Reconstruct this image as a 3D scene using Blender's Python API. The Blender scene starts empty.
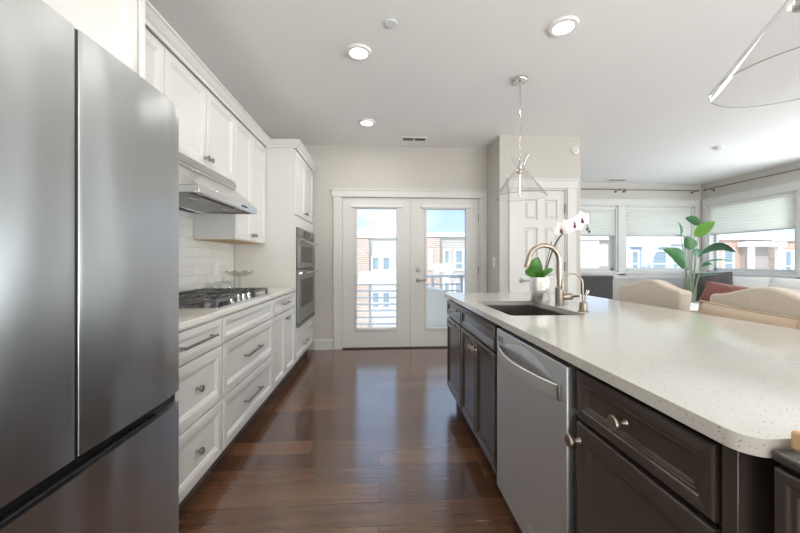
import bpy, bmesh, math, random
from mathutils import Vector, Matrix, Euler

random.seed(7)
S = bpy.context.scene
COL = S.collection
PI = math.pi
R = math.radians

# ------------------------------------------------------------------ camera
EYE = 1.18
YAW = 3.53
cam_d = bpy.data.cameras.new('camera')
cam = bpy.data.objects.new('camera', cam_d)
COL.objects.link(cam)
cam.location = (0, 0, EYE)
cam.rotation_euler = (R(90), 0, R(-YAW))
cam_d.sensor_width = 36.0
cam_d.lens = 340.0 / 800.0 * 36.0
cam_d.shift_y = -5.0 / 800.0
cam_d.clip_start = 0.05
cam_d.clip_end = 400
S.camera = cam

# ------------------------------------------------------------------ world, sun, exposure
S.view_settings.view_transform = 'Standard'
S.view_settings.look = 'None'
S.view_settings.gamma = 1.0
S.view_settings.use_curve_mapping = False
S.view_settings.exposure = -0.2
S.cycles.use_denoising = True
S.cycles.max_bounces = 10
S.cycles.diffuse_bounces = 6
S.cycles.glossy_bounces = 5
S.cycles.transparent_max_bounces = 16
S.cycles.transmission_bounces = 8
S.cycles.sample_clamp_indirect = 6.0
S.cycles.caustics_reflective = False
S.cycles.caustics_refractive = False

W = bpy.data.worlds.new('sky')
S.world = W
W.use_nodes = True
wn, wl = W.node_tree.nodes, W.node_tree.links
wn.clear()
wo = wn.new('ShaderNodeOutputWorld')
wb = wn.new('ShaderNodeBackground')
wb.inputs['Strength'].default_value = 2.4
wtc = wn.new('ShaderNodeTexCoord')
wsx = wn.new('ShaderNodeSeparateXYZ')
wl.new(wtc.outputs['Generated'], wsx.inputs[0])
wr = wn.new('ShaderNodeValToRGB')
wr.color_ramp.elements[0].position = 0.0
wr.color_ramp.elements[0].color = (0.50, 0.60, 0.70, 1)
wr.color_ramp.elements[1].position = 0.6
wr.color_ramp.elements[1].color = (0.55, 0.70, 1.0, 1)
e = wr.color_ramp.elements.new(0.16); e.color = (0.27, 0.41, 0.62, 1)
wl.new(wsx.outputs['Z'], wr.inputs[0])
wnz = wn.new('ShaderNodeTexNoise')
wnz.inputs['Scale'].default_value = 3.0
wnz.inputs['Detail'].default_value = 5.0
wmp = wn.new('ShaderNodeMapping')
wmp.inputs['Scale'].default_value = (1, 1, 3.5)
wl.new(wtc.outputs['Generated'], wmp.inputs[0])
wl.new(wmp.outputs[0], wnz.inputs['Vector'])
wcr = wn.new('ShaderNodeValToRGB')
wcr.color_ramp.elements[0].position = 0.48
wcr.color_ramp.elements[1].position = 0.70
wcr.color_ramp.elements[1].color = (0.55, 0.55, 0.55, 1)
wl.new(wnz.outputs['Fac'], wcr.inputs[0])
wm = wn.new('ShaderNodeMixRGB')
wm.inputs[2].default_value = (0.95, 0.96, 0.98, 1)
wl.new(wcr.outputs[0], wm.inputs[0])
wl.new(wr.outputs[0], wm.inputs[1])
wl.new(wm.outputs[0], wb.inputs['Color'])
wl.new(wb.outputs[0], wo.inputs[0])

sun_d = bpy.data.lights.new('sun', 'SUN')
sun_d.energy = 3.2
sun_d.angle = R(3)
sun_d.color = (1.0, 0.96, 0.90)
sun = bpy.data.objects.new('sun', sun_d)
COL.objects.link(sun)
sun.rotation_euler = Euler((R(52), 0, R(-32)))

def area_light(name, loc, aim, sx, sy, power, color):
    d = bpy.data.lights.new(name, 'AREA')
    d.shape = 'RECTANGLE'; d.size = sx; d.size_y = sy
    d.energy = power; d.color = color
    o = bpy.data.objects.new(name, d)
    COL.objects.link(o)
    o.location = loc
    v = Vector(aim) - Vector(loc)
    o.rotation_euler = v.to_track_quat('-Z', 'Y').to_euler()
    return o
# added fill lights low behind the camera, aimed up to brighten ceiling and room
area_light('rear_fill_light', (1.0, -2.75, 0.8), (0.8, -1.35, 2.74), 3.4, 1.3, 235, (1.0, 1.0, 1.0))
area_light('living_fill_light', (4.5, -2.75, 0.8), (4.4, -1.75, 2.74), 3.2, 1.3, 340, (0.95, 0.98, 1.0))
# added area light outside the sofa-side windows, to brighten the living room
area_light('window_fill_light', (7.1, 2.9, 1.2), (5.2, 3.0, 2.5), 3.6, 1.3, 300, (0.93, 0.97, 1.0))

CEIL_POWER = 6.5

# ------------------------------------------------------------------ materials
def lin(c):
    return tuple(((x / 255.0) / 12.92 if x / 255.0 <= 0.04045 else ((x / 255.0 + 0.055) / 1.055) ** 2.4) for x in c) + (1,)

def mat(name, rgb, rough=0.5, metal=0.0, spec=0.5, coat=0.0, noise=None, bump=None, sheen=0.0, emis=None):
    """noise = (scale, amount, stretch xyz); bump = (scale, strength, stretch xyz)"""
    m = bpy.data.materials.new(name)
    m.use_nodes = True
    nt = m.node_tree
    p = nt.nodes['Principled BSDF']
    p.inputs['Base Color'].default_value = lin(rgb)
    p.inputs['Roughness'].default_value = rough
    p.inputs['Metallic'].default_value = metal
    p.inputs['Specular IOR Level'].default_value = spec
    p.inputs['Coat Weight'].default_value = coat
    p.inputs['Coat Roughness'].default_value = 0.08
    if sheen:
        p.inputs['Sheen Weight'].default_value = sheen
    if emis:
        p.inputs['Emission Color'].default_value = lin(emis[0])
        p.inputs['Emission Strength'].default_value = emis[1]
    tc = nt.nodes.new('ShaderNodeTexCoord')
    def tex(scale, stretch, detail=4):
        mp = nt.nodes.new('ShaderNodeMapping')
        mp.inputs['Scale'].default_value = stretch
        nt.links.new(tc.outputs['Object'], mp.inputs[0])
        n = nt.nodes.new('ShaderNodeTexNoise')
        n.inputs['Scale'].default_value = scale
        n.inputs['Detail'].default_value = detail
        nt.links.new(mp.outputs[0], n.inputs['Vector'])
        return n
    if noise is None:
        noise = (6.0, 0.03, (1, 1, 1))
    n = tex(noise[0], noise[2])
    mx = nt.nodes.new('ShaderNodeMixRGB')
    c = lin(rgb)
    a = noise[1]
    mx.inputs[1].default_value = tuple(max(0, v * (1 - a)) for v in c[:3]) + (1,)
    mx.inputs[2].default_value = tuple(min(1, v * (1 + a)) for v in c[:3]) + (1,)
    nt.links.new(n.outputs['Fac'], mx.inputs[0])
    nt.links.new(mx.outputs[0], p.inputs['Base Color'])
    if bump:
        b = tex(bump[0], bump[2])
        bn = nt.nodes.new('ShaderNodeBump')
        bn.inputs['Strength'].default_value = bump[1]
        bn.inputs['Distance'].default_value = 0.01
        nt.links.new(b.outputs['Fac'], bn.inputs['Height'])
        nt.links.new(bn.outputs[0], p.inputs['Normal'])
    return m

def glass_mat(name, tint=(1, 1, 1), rough=0.0, ior=1.45, boost=1.0):
    m = bpy.data.materials.new(name)
    m.use_nodes = True
    nt = m.node_tree
    nt.nodes.clear()
    o = nt.nodes.new('ShaderNodeOutputMaterial')
    t = nt.nodes.new('ShaderNodeBsdfTransparent'); t.inputs[0].default_value = tint + (1,)
    g = nt.nodes.new('ShaderNodeBsdfGlossy'); g.inputs['Roughness'].default_value = rough
    f = nt.nodes.new('ShaderNodeLayerWeight'); f.inputs['Blend'].default_value = 0.5
    pw = nt.nodes.new('ShaderNodeMath'); pw.operation = 'POWER'; pw.inputs[1].default_value = 5.0
    nt.links.new(f.outputs['Facing'], pw.inputs[0])
    f0 = ((ior - 1) / (ior + 1)) ** 2 * boost
    mu = nt.nodes.new('ShaderNodeMath'); mu.operation = 'MULTIPLY_ADD'; mu.use_clamp = True
    mu.inputs[1].default_value = 0.75 * boost; mu.inputs[2].default_value = f0
    x = nt.nodes.new('ShaderNodeMixShader')
    nt.links.new(pw.outputs[0], mu.inputs[0])
    nt.links.new(mu.outputs[0], x.inputs[0])
    nt.links.new(t.outputs[0], x.inputs[1])
    nt.links.new(g.outputs[0], x.inputs[2])
    nt.links.new(x.outputs[0], o.inputs[0])
    return m

def translucent_mat(name, rgb, amount=0.4):
    m = bpy.data.materials.new(name)
    m.use_nodes = True
    nt = m.node_tree
    p = nt.nodes['Principled BSDF']
    p.inputs['Base Color'].default_value = lin(rgb)
    p.inputs['Roughness'].default_value = 0.8
    o = [n for n in nt.nodes if n.type == 'OUTPUT_MATERIAL'][0]
    t = nt.nodes.new('ShaderNodeBsdfTranslucent'); t.inputs[0].default_value = lin(rgb)
    x = nt.nodes.new('ShaderNodeMixShader'); x.inputs[0].default_value = amount
    nt.links.new(p.outputs[0], x.inputs[1]); nt.links.new(t.outputs[0], x.inputs[2])
    nt.links.new(x.outputs[0], o.inputs[0])
    return m

def brushed_mat(name, rgb, rough, stretch, aniso=0.5, bump=0.02, wavy=0.0):
    m = mat(name, rgb, rough, 1.0, noise=(12.0, 0.06, stretch), bump=(60.0, bump, stretch) if bump else None)
    p = m.node_tree.nodes['Principled BSDF']
    p.inputs['Anisotropic'].default_value = aniso
    if wavy:      # the slow ripple of thin sheet metal
        nt = m.node_tree
        tc = nt.nodes.new('ShaderNodeTexCoord')
        mp = nt.nodes.new('ShaderNodeMapping'); mp.inputs['Rotation'].default_value = (R(-32), 0, 0); mp.inputs['Scale'].default_value = (1, 4.2, 0.9)
        nz = nt.nodes.new('ShaderNodeTexNoise'); nz.inputs['Scale'].default_value = 1.0; nz.inputs['Detail'].default_value = 1.0
        bn = nt.nodes.new('ShaderNodeBump'); bn.inputs['Strength'].default_value = wavy; bn.inputs['Distance'].default_value = 0.09
        nt.links.new(tc.outputs['Object'], mp.inputs[0]); nt.links.new(mp.outputs[0], nz.inputs['Vector'])
        nt.links.new(nz.outputs['Fac'], bn.inputs['Height']); nt.links.new(bn.outputs[0], p.inputs['Normal'])
    tg = m.node_tree.nodes.new('ShaderNodeTangent'); tg.direction_type = 'RADIAL'; tg.axis = 'Z'
    m.node_tree.links.new(tg.outputs[0], p.inputs['Tangent'])
    return m

def brick_mat(name, c1, c2, cm, bw, rh, mortar, rough, axis='YZ', bump=0.3, offset=0.5, noise=0.0, spec=0.5):
    """bricks in object space; axis = the plane they lie in"""
    m = bpy.data.materials.new(name)
    m.use_nodes = True
    nt = m.node_tree
    p = nt.nodes['Principled BSDF']
    p.inputs['Roughness'].default_value = rough
    p.inputs['Specular IOR Level'].default_value = spec
    tc = nt.nodes.new('ShaderNodeTexCoord')
    sp = nt.nodes.new('ShaderNodeSeparateXYZ')
    cb = nt.nodes.new('ShaderNodeCombineXYZ')
    nt.links.new(tc.outputs['Object'], sp.inputs[0])
    nt.links.new(sp.outputs[axis[0]], cb.inputs[0])
    nt.links.new(sp.outputs[axis[1]], cb.inputs[1])
    b = nt.nodes.new('ShaderNodeTexBrick')
    b.offset = offset
    b.inputs['Scale'].default_value = 1.0
    b.inputs['Brick Width'].default_value = bw
    b.inputs['Row Height'].default_value = rh
    b.inputs['Mortar Size'].default_value = mortar
    b.inputs['Mortar Smooth'].default_value = 0.1
    b.inputs['Color1'].default_value = lin(c1)
    b.inputs['Color2'].default_value = lin(c2)
    b.inputs['Mortar'].default_value = lin(cm)
    nt.links.new(cb.outputs[0], b.inputs['Vector'])
    nt.links.new(b.outputs['Color'], p.inputs['Base Color'])
    bn = nt.nodes.new('ShaderNodeBump')
    bn.invert = True
    bn.inputs['Strength'].default_value = bump
    bn.inputs['Distance'].default_value = 0.004
    nt.links.new(b.outputs['Fac'], bn.inputs['Height'])
    nt.links.new(bn.outputs[0], p.inputs['Normal'])
    return m

def floor_mat():
    m = bpy.data.materials.new('dark_hickory_planks')
    m.use_nodes = True
    nt = m.node_tree
    N, L = nt.nodes, nt.links
    p = N['Principled BSDF']
    tc = N.new('ShaderNodeTexCoord')
    b = N.new('ShaderNodeTexBrick')
    b.offset = 0.37; b.offset_frequency = 2; b.squash = 0.8; b.squash_frequency = 3
    b.inputs['Scale'].default_value = 1.0
    b.inputs['Brick Width'].default_value = 1.15
    b.inputs['Row Height'].default_value = 0.15
    b.inputs['Mortar Size'].default_value = 0.0016
    b.inputs['Mortar Smooth'].default_value = 0.2
    b.inputs['Bias'].default_value = 0.0
    b.inputs['Color1'].default_value = (0, 0, 0, 1)
    b.inputs['Color2'].default_value = (1, 1, 1, 1)
    b.inputs['Mortar'].default_value = (0.5, 0.5, 0.5, 1)
    L.new(tc.outputs['Object'], b.inputs['Vector'])
    bw = N.new('ShaderNodeRGBToBW'); L.new(b.outputs['Color'], bw.inputs[0])
    # grain, offset per plank so it does not run across joints
    mp = N.new('ShaderNodeMapping'); mp.inputs['Scale'].default_value = (1.2, 11, 1)
    L.new(tc.outputs['Object'], mp.inputs[0])
    ad = N.new('ShaderNodeVectorMath'); ad.operation = 'ADD'
    ml = N.new('ShaderNodeVectorMath'); ml.operation = 'SCALE'; ml.inputs['Scale'].default_value = 9.0
    L.new(b.outputs['Color'], ml.inputs[0]); L.new(mp.outputs[0], ad.inputs[0]); L.new(ml.outputs[0], ad.inputs[1])
    g = N.new('ShaderNodeTexNoise'); g.inputs['Scale'].default_value = 2.2; g.inputs['Detail'].default_value = 8; g.inputs['Roughness'].default_value = 0.6
    g.inputs['Distortion'].default_value = 0.6
    L.new(ad.outputs[0], g.inputs['Vector'])
    mix = N.new('ShaderNodeMath'); mix.operation = 'MULTIPLY_ADD'; mix.inputs[1].default_value = 0.38
    g2 = N.new('ShaderNodeMath'); g2.operation = 'MULTIPLY'; g2.inputs[1].default_value = 0.68
    L.new(g.outputs['Fac'], g2.inputs[0])
    L.new(bw.outputs[0], mix.inputs[0]); L.new(g2.outputs[0], mix.inputs[2])
    r = N.new('ShaderNodeValToRGB')
    r.color_ramp.elements[0].position = 0.12; r.color_ramp.elements[0].color = lin((52, 35, 27))
    r.color_ramp.elements[1].position = 0.86; r.color_ramp.elements[1].color = lin((126, 88, 62))
    e = r.color_ramp.elements.new(0.42); e.color = lin((88, 59, 43))
    L.new(mix.outputs[0], r.inputs[0])
    mo = N.new('ShaderNodeMixRGB'); mo.inputs[2].default_value = lin((44, 30, 23))
    L.new(b.outputs['Fac'], mo.inputs[0]); L.new(r.outputs[0], mo.inputs[1])
    L.new(mo.outputs[0], p.inputs['Base Color'])
    p.inputs['Roughness'].default_value = 0.18
    p.inputs['Specular IOR Level'].default_value = 0.9
    p.inputs['Coat Weight'].default_value = 0.6
    p.inputs['Coat Roughness'].default_value = 0.13
    # hand-scraped ripples across each plank plus the joints
    mp2 = N.new('ShaderNodeMapping'); mp2.inputs['Scale'].default_value = (3.0, 22, 1)
    L.new(tc.outputs['Object'], mp2.inputs[0])
    s = N.new('ShaderNodeTexNoise'); s.inputs['Scale'].default_value = 2.4; s.inputs['Detail'].default_value = 3
    L.new(mp2.outputs[0], s.inputs['Vector'])
    sb = N.new('ShaderNodeMath'); sb.operation = 'SUBTRACT'
    L.new(s.outputs['Fac'], sb.inputs[0]); L.new(b.outputs['Fac'], sb.inputs[1])
    bn = N.new('ShaderNodeBump'); bn.inputs['Strength'].default_value = 0.30; bn.inputs['Distance'].default_value = 0.006
    L.new(sb.outputs[0], bn.inputs['Height']); L.new(bn.outputs[0], p.inputs['Normal'])
    return m

def quartz_mat():
    m = bpy.data.materials.new('speckled_white_quartz')
    m.use_nodes = True
    nt = m.node_tree
    N, L = nt.nodes, nt.links
    p = N['Principled BSDF']
    tc = N.new('ShaderNodeTexCoord')
    def specks(scale, lo, hi):
        v = N.new('ShaderNodeTexVoronoi'); v.inputs['Scale'].default_value = scale
        L.new(tc.outputs['Object'], v.inputs['Vector'])
        r = N.new('ShaderNodeValToRGB')
        r.color_ramp.elements[0].position = lo; r.color_ramp.elements[0].color = (1, 1, 1, 1)
        r.color_ramp.elements[1].position = hi; r.color_ramp.elements[1].color = (0, 0, 0, 1)
        L.new(v.outputs['Distance'], r.inputs[0])
        # only some of the cells carry a fleck
        c = N.new('ShaderNodeSeparateColor'); L.new(v.outputs['Color'], c.inputs[0])
        gt = N.new('ShaderNodeMath'); gt.operation = 'GREATER_THAN'; gt.inputs[1].default_value = 0.62
        L.new(c.outputs[0], gt.inputs[0])
        mu = N.new('ShaderNodeMath'); mu.operation = 'MULTIPLY'
        L.new(r.outputs[0], mu.inputs[0]); L.new(gt.outputs[0], mu.inputs[1])
        return mu
    s1 = specks(150, 0.14, 0.24)
    s2 = specks(260, 0.16, 0.30)
    base = lin((198, 197, 191))
    m1 = N.new('ShaderNodeMixRGB'); m1.inputs[1].default_value = base; m1.inputs[2].default_value = lin((136, 126, 112))
    m2 = N.new('ShaderNodeMixRGB'); m2.inputs[2].default_value = lin((188, 181, 170))
    L.new(s1.outputs[0], m1.inputs[0])
    L.new(s2.outputs[0], m2.inputs[0]); L.new(m1.outputs[0], m2.inputs[1])
    L.new(m2.outputs[0], p.inputs['Base Color'])
    p.inputs['Roughness'].default_value = 0.10
    p.inputs['Specular IOR Level'].default_value = 0.7
    return m

def siding_mat(name, rgb, rh=0.18):
    return brick_mat(name, rgb, tuple(min(255, c + 6) for c in rgb), tuple(int(c * 0.8) for c in rgb), 40.0, rh, 0.012, 0.8, axis='XZ', bump=0.4)

M = dict(
    wall=mat('greige_wall_paint', (197, 194, 187), 0.85, noise=(3, 0.012, (1, 1, 1)), bump=(180, 0.03, (1, 1, 1))),
    ceiling=mat('ceiling_paint', (241, 241, 240), 0.9, noise=(2, 0.012, (1, 1, 1)), bump=(150, 0.03, (1, 1, 1))),
    trim=mat('white_trim_paint', (214, 214, 211), 0.42, noise=(3, 0.01, (1, 1, 1))),
    cab=mat('white_cabinet_paint', (217, 216, 212), 0.36, noise=(4, 0.012, (1, 1, 1))),
    floor=floor_mat(),
    quartz=quartz_mat(),
    quartz_plain=mat('white_quartz', (228, 224, 216), 0.14, spec=0.6, noise=(240, 0.06, (1, 1, 1))),
    steel_handle=mat('satin_handle_steel', (226, 226, 226), 0.36, 1.0),
    steel_oven=brushed_mat('oven_steel', (150, 149, 147), 0.3, (1, 60, 1), 0.2, 0.01),
    tile=brick_mat('white_subway_tile', (232, 231, 227), (226, 225, 221), (212, 210, 205), 0.152, 0.076, 0.0022, 0.09, axis='YZ', bump=0.5),
    steel=brushed_mat('fridge_steel', (182, 184, 185), 0.34, (1, 60, 1), 0.5, 0.0, 0.5),
    steel_dw=brushed_mat('dishwasher_steel', (218, 222, 226), 0.44, (1, 60, 1), 0.2, 0.01),
    steel_hood=brushed_mat('hood_steel', (218, 218, 218), 0.20, (1, 60, 1), 0.4, 0.012),
    steel_sink=brushed_mat('sink_steel', (170, 168, 164), 0.30, (40, 1, 1), 0.3, 0.02),
    chrome=mat('polished_nickel', (206, 202, 196), 0.12, 1.0),
    nickel=mat('brushed_nickel', (158, 148, 136), 0.36, 1.0, noise=(30, 0.08, (1, 1, 12))),
    hinge=mat('satin_hinge', (150, 148, 144), 0.35, 1.0),
    black=mat('black_plastic', (22, 22, 23), 0.4),
    dark_gap=mat('dark_recess', (14, 14, 15), 0.55),
    iron=mat('cast_iron', (118, 118, 120), 0.32, 0.6, noise=(90, 0.3, (1, 1, 1)), bump=(200, 0.15, (1, 1, 1))),
    oven_glass=mat('dark_oven_glass', (58, 56, 54), 0.25, spec=0.3),
    espresso=mat('espresso_wood', (66, 58, 54), 0.22, spec=0.55, noise=(3.0, 0.28, (1, 1, 0.12)), bump=(40, 0.05, (6, 6, 0.4))),
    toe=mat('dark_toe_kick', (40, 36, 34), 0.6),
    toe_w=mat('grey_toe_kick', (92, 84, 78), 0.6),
    raw_wood=mat('raw_plywood', (196, 164, 124), 0.6, noise=(8, 0.12, (1, 8, 1))),
    board=mat('maple_wood', (205, 172, 130), 0.45, noise=(6, 0.14, (10, 1, 10))),
    linen=mat('beige_linen', (194, 183, 168), 0.9, sheen=0.3, noise=(120, 0.22, (1, 1, 1)), bump=(420, 0.35, (1, 1, 1))),
    tan_fabric=mat('tan_linen', (178, 158, 136), 0.9, sheen=0.3, noise=(200, 0.10, (1, 1, 1)), bump=(420, 0.3, (1, 1, 1))),
    grey_fabric=mat('charcoal_fabric', (78, 77, 78), 0.9, noise=(300, 0.16, (1, 1, 1)), bump=(420, 0.3, (1, 1, 1))),
    pillow_grey=mat('dark_grey_velvet', (84, 80, 80), 0.85, sheen=0.4, noise=(14, 0.14, (1, 1, 1)), bump=(40, 0.2, (1, 1, 1))),
    rust=mat('rust_velvet', (134, 78, 68), 0.8, sheen=0.5, noise=(14, 0.16, (1, 1, 1)), bump=(40, 0.2, (1, 1, 1))),
    white_fabric=mat('white_slipcover', (244, 243, 241), 0.9, noise=(16, 0.04, (1, 1, 1)), bump=(30, 0.2, (1, 1, 1))),
    leg_wood=mat('dark_leg_wood', (60, 44, 34), 0.4, noise=(5, 0.2, (8, 8, 1))),
    glass=glass_mat('window_glass', (0.97, 0.985, 0.98), 0.0, 1.45, 0.7),
    rim_glass=glass_mat('ground_glass_edge', (0.6, 0.61, 0.61), 0.1, 1.5, 1.2),
    shade_glass=glass_mat('clear_shade_glass', (0.992, 0.993, 0.993), 0.03, 1.45, 1.4),
    clear=glass_mat('clear_tableware_glass', (0.93, 0.95, 0.94), 0.03, 1.5, 1.8),
    blind=translucent_mat('cream_cellular_shade', (245, 245, 238), 0.6),
    blind_rail=mat('white_blind_rail', (228, 228, 224), 0.4),
    rod=mat('dark_bronze_rod', (122, 114, 106), 0.35, 0.6),
    lamp_on=mat('lit_diffuser', (255, 250, 240), 0.4, emis=((255, 243, 225), 9.0)),
    filament=mat('glowing_filament', (255, 220, 170), 0.4, emis=((255, 222, 178), 12.0)),
    bulb=glass_mat('bulb_glass', (0.98, 0.97, 0.95), 0.0, 1.45, 1.0),
    plastic=mat('white_plastic', (236, 235, 232), 0.35),
    vent=mat('vent_grey', (176, 173, 168), 0.5),
    leaf=mat('glossy_leaf', (82, 134, 84), 0.35, noise=(20, 0.25, (1, 1, 1))),
    leaf_bright=mat('young_leaf', (118, 176, 76), 0.35, noise=(20, 0.2, (1, 1, 1))),
    leaf_blue=mat('mature_leaf', (98, 144, 118), 0.35, noise=(20, 0.22, (1, 1, 1))),
    orchid_leaf=mat('orchid_leaf', (62, 122, 38), 0.3, noise=(18, 0.2, (1, 1, 1))),
    stem=mat('plant_stem', (150, 166, 138), 0.5),
    orchid_stem=mat('orchid_stem', (74, 72, 56), 0.6),
    petal=mat('white_petal', (246, 243, 241), 0.6, noise=(40, 0.03, (1, 1, 1))),
    petal_core=mat('purple_lip', (120, 40, 92), 0.5),
    mercury=mat('mirrored_silver', (228, 227, 225), 0.26, 0.75, noise=(18, 0.25, (1, 1, 1)), bump=(24, 0.25, (1, 1, 1))),
    ceramic=mat('white_ceramic', (236, 232, 226), 0.25),
    pot=mat('stone_planter', (150, 144, 136), 0.7, bump=(30, 0.2, (1, 1, 1))),
    soil=mat('potting_soil', (52, 40, 32), 0.95, noise=(60, 0.4, (1, 1, 1)), bump=(60, 0.6, (1, 1, 1))),
    rail=mat('grey_rail_metal', (236, 237, 239), 0.5, 0.0),
    deck=mat('grey_deck', (170, 168, 166), 0.8, noise=(8, 0.08, (1, 12, 1))),
    cover=mat('pale_tarp', (250, 250, 248), 0.7, noise=(6, 0.05, (1, 1, 1)), bump=(9, 0.5, (1, 1, 1))),
    brick=brick_mat('tan_brick', (198, 160, 134), (214, 182, 158), (222, 212, 202), 0.42, 0.14, 0.022, 0.9, axis='XZ', bump=0.4),
    brick_red=brick_mat('orange_brick', (206, 158, 128), (222, 182, 154), (226, 212, 200), 0.42, 0.14, 0.02, 0.9, axis='XZ', bump=0.4),
    side_beige=siding_mat('beige_siding', (204, 194, 184)),
    side_blue=siding_mat('blue_grey_siding', (176, 188, 204)),
    side_taupe=siding_mat('taupe_siding', (190, 176, 166)),
    side_cream=siding_mat('cream_siding', (220, 216, 208)),
    white_ext=mat('white_exterior_trim', (244, 244, 242), 0.7),
    roof=mat('pale_membrane_roof', (240, 240, 240), 0.8),
    roof_grey=mat('grey_shingle_roof', (150, 158, 172), 0.9, noise=(6, 0.12, (1, 1, 1))),
    ext_glass=mat('house_window_glass', (150, 168, 176), 0.1, spec=0.9, noise=(1.2, 0.25, (1, 1, 1))),
    ground=mat('pale_pavement', (190, 188, 184), 0.9),
    filter_steel=brick_mat('hood_filter_mesh', (205, 205, 205), (212, 212, 212), (150, 150, 150), 0.01, 0.01, 0.002, 0.35, axis='XY', bump=0.5),
)

# ------------------------------------------------------------------ mesh helpers
ORG = {}

class MB:
    def __init__(s):
        s.v = []; s.f = []
    def add(s, vs, fs):
        n = len(s.v)
        s.v += [Vector(v) for v in vs]
        s.f += [tuple(i + n for i in f) for f in fs]
        return s
    def box(s, x0, x1, y0, y1, z0, z1):
        return s.add([(x0, y0, z0), (x1, y0, z0), (x1, y1, z0), (x0, y1, z0), (x0, y0, z1), (x1, y0, z1), (x1, y1, z1), (x0, y1, z1)],
                     [(0, 3, 2, 1), (4, 5, 6, 7), (0, 1, 5, 4), (1, 2, 6, 5), (2, 3, 7, 6), (3, 0, 4, 7)])
    def prism(s, pts, axis, a0, a1):
        """polygon in the two other axes (in xyz order) pushed along axis"""
        n = len(pts)
        def put(p, a):
            if axis == 'x': return (a, p[0], p[1])
            if axis == 'y': return (p[0], a, p[1])
            return (p[0], p[1], a)
        vs = [put(p, a0) for p in pts] + [put(p, a1) for p in pts]
        fs = [tuple(range(n)), tuple(range(2 * n - 1, n - 1, -1))]
        fs += [(i, (i + 1) % n, n + (i + 1) % n, n + i) for i in range(n)]
        return s.add(vs, fs)
    def lathe(s, prof, c, axis='z', seg=24, closed=False, scale=(1, 1)):
        """prof = [(radius, height)]; spun about the axis through c"""
        vs, fs = [], []
        m = len(prof)
        for k in range(seg):
            a = 2 * PI * k / seg
            for r, h in prof:
                u, w = r * math.cos(a) * scale[0], r * math.sin(a) * scale[1]
                if axis == 'z': vs.append((c[0] + u, c[1] + w, c[2] + h))
                elif axis == 'x': vs.append((c[0] + h, c[1] + u, c[2] + w))
                else: vs.append((c[0] + u, c[1] + h, c[2] + w))
        rng = m if closed else m - 1
        for k in range(seg):
            k2 = (k + 1) % seg
            for i in range(rng):
                j = (i + 1) % m
                fs.append((k * m + i, k2 * m + i, k2 * m + j, k * m + j))
        if not closed:
            for i in (0, m - 1):
                if prof[i][0] > 1e-6:
                    fs.append(tuple(k * m + i for k in range(seg)))
        return s.add(vs, fs)
    def cyl(s, a, b, r, r2=None, seg=14):
        return s.tube([a, b], r if r2 is None else [r, r2], seg)
    def tube(s, pts, r, seg=10, cap=True, closed=False):
        pts = [Vector(p) for p in pts]
        n = len(pts)
        rs = r if isinstance(r, (list, tuple)) else [r] * n
        tang = []
        for i in range(n):
            if closed:
                t = pts[(i + 1) % n] - pts[i - 1]
            else:
                t = pts[min(i + 1, n - 1)] - pts[max(i - 1, 0)]
            tang.append(t.normalized())
        up = Vector((0, 0, 1)) if abs(tang[0].z) < 0.9 else Vector((1, 0, 0))
        nrm = (up - tang[0] * up.dot(tang[0])).normalized()
        vs, fs = [], []
        for i in range(n):
            nrm = (nrm - tang[i] * nrm.dot(tang[i])).normalized()
            bi = tang[i].cross(nrm)
            for k in range(seg):
                a = 2 * PI * k / seg
                vs.append(pts[i] + (nrm * math.cos(a) + bi * math.sin(a)) * rs[i])
        for i in range(n if closed else n - 1):
            i2 = (i + 1) % n
            for k in range(seg):
                k2 = (k + 1) % seg
                fs.append((i * seg + k, i * seg + k2, i2 * seg + k2, i2 * seg + k))
        if cap and not closed:
            fs.append(tuple(range(seg)))
            fs.append(tuple((n - 1) * seg + k for k in range(seg)))
        return s.add(vs, fs)
    def sphere(s, c, rx, ry=None, rz=None, seg=16, rings=10):
        ry = rx if ry is None else ry; rz = rx if rz is None else rz
        vs = [(c[0], c[1], c[2] - rz)]
        for i in range(1, rings):
            p = -PI / 2 + PI * i / rings
            for k in range(seg):
                a = 2 * PI * k / seg
                vs.append((c[0] + rx * math.cos(p) * math.cos(a), c[1] + ry * math.cos(p) * math.sin(a), c[2] + rz * math.sin(p)))
        vs.append((c[0], c[1], c[2] + rz))
        fs = []
        for k in range(seg):
            fs.append((0, 1 + (k + 1) % seg, 1 + k))
            fs.append((len(vs) - 1, 1 + (rings - 2) * seg + k, 1 + (rings - 2) * seg + (k + 1) % seg))
        for i in range(rings - 2):
            for k in range(seg):
                a = 1 + i * seg + k; b = 1 + i * seg + (k + 1) % seg
                fs.append((a, b, b + seg, a + seg))
        return s.add(vs, fs)
    def rings(s, mapf, u0, u1, v0, v1, prof, back=None):
        """nested rectangles: prof = [(inset, depth)]; the last is capped"""
        vs, fs = [], []
        for ins, d in prof:
            vs += [mapf(u0 + ins, v0 + ins, d), mapf(u1 - ins, v0 + ins, d), mapf(u1 - ins, v1 - ins, d), mapf(u0 + ins, v1 - ins, d)]
        n = len(prof)
        for i in range(n - 1):
            for k in range(4):
                k2 = (k + 1) % 4
                fs.append((i * 4 + k, i * 4 + k2, i * 4 + 4 + k2, i * 4 + 4 + k))
        fs.append(tuple((n - 1) * 4 + k for k in range(4)))
        fs.append((3, 2, 1, 0))
        return s.add(vs, fs)
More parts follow.
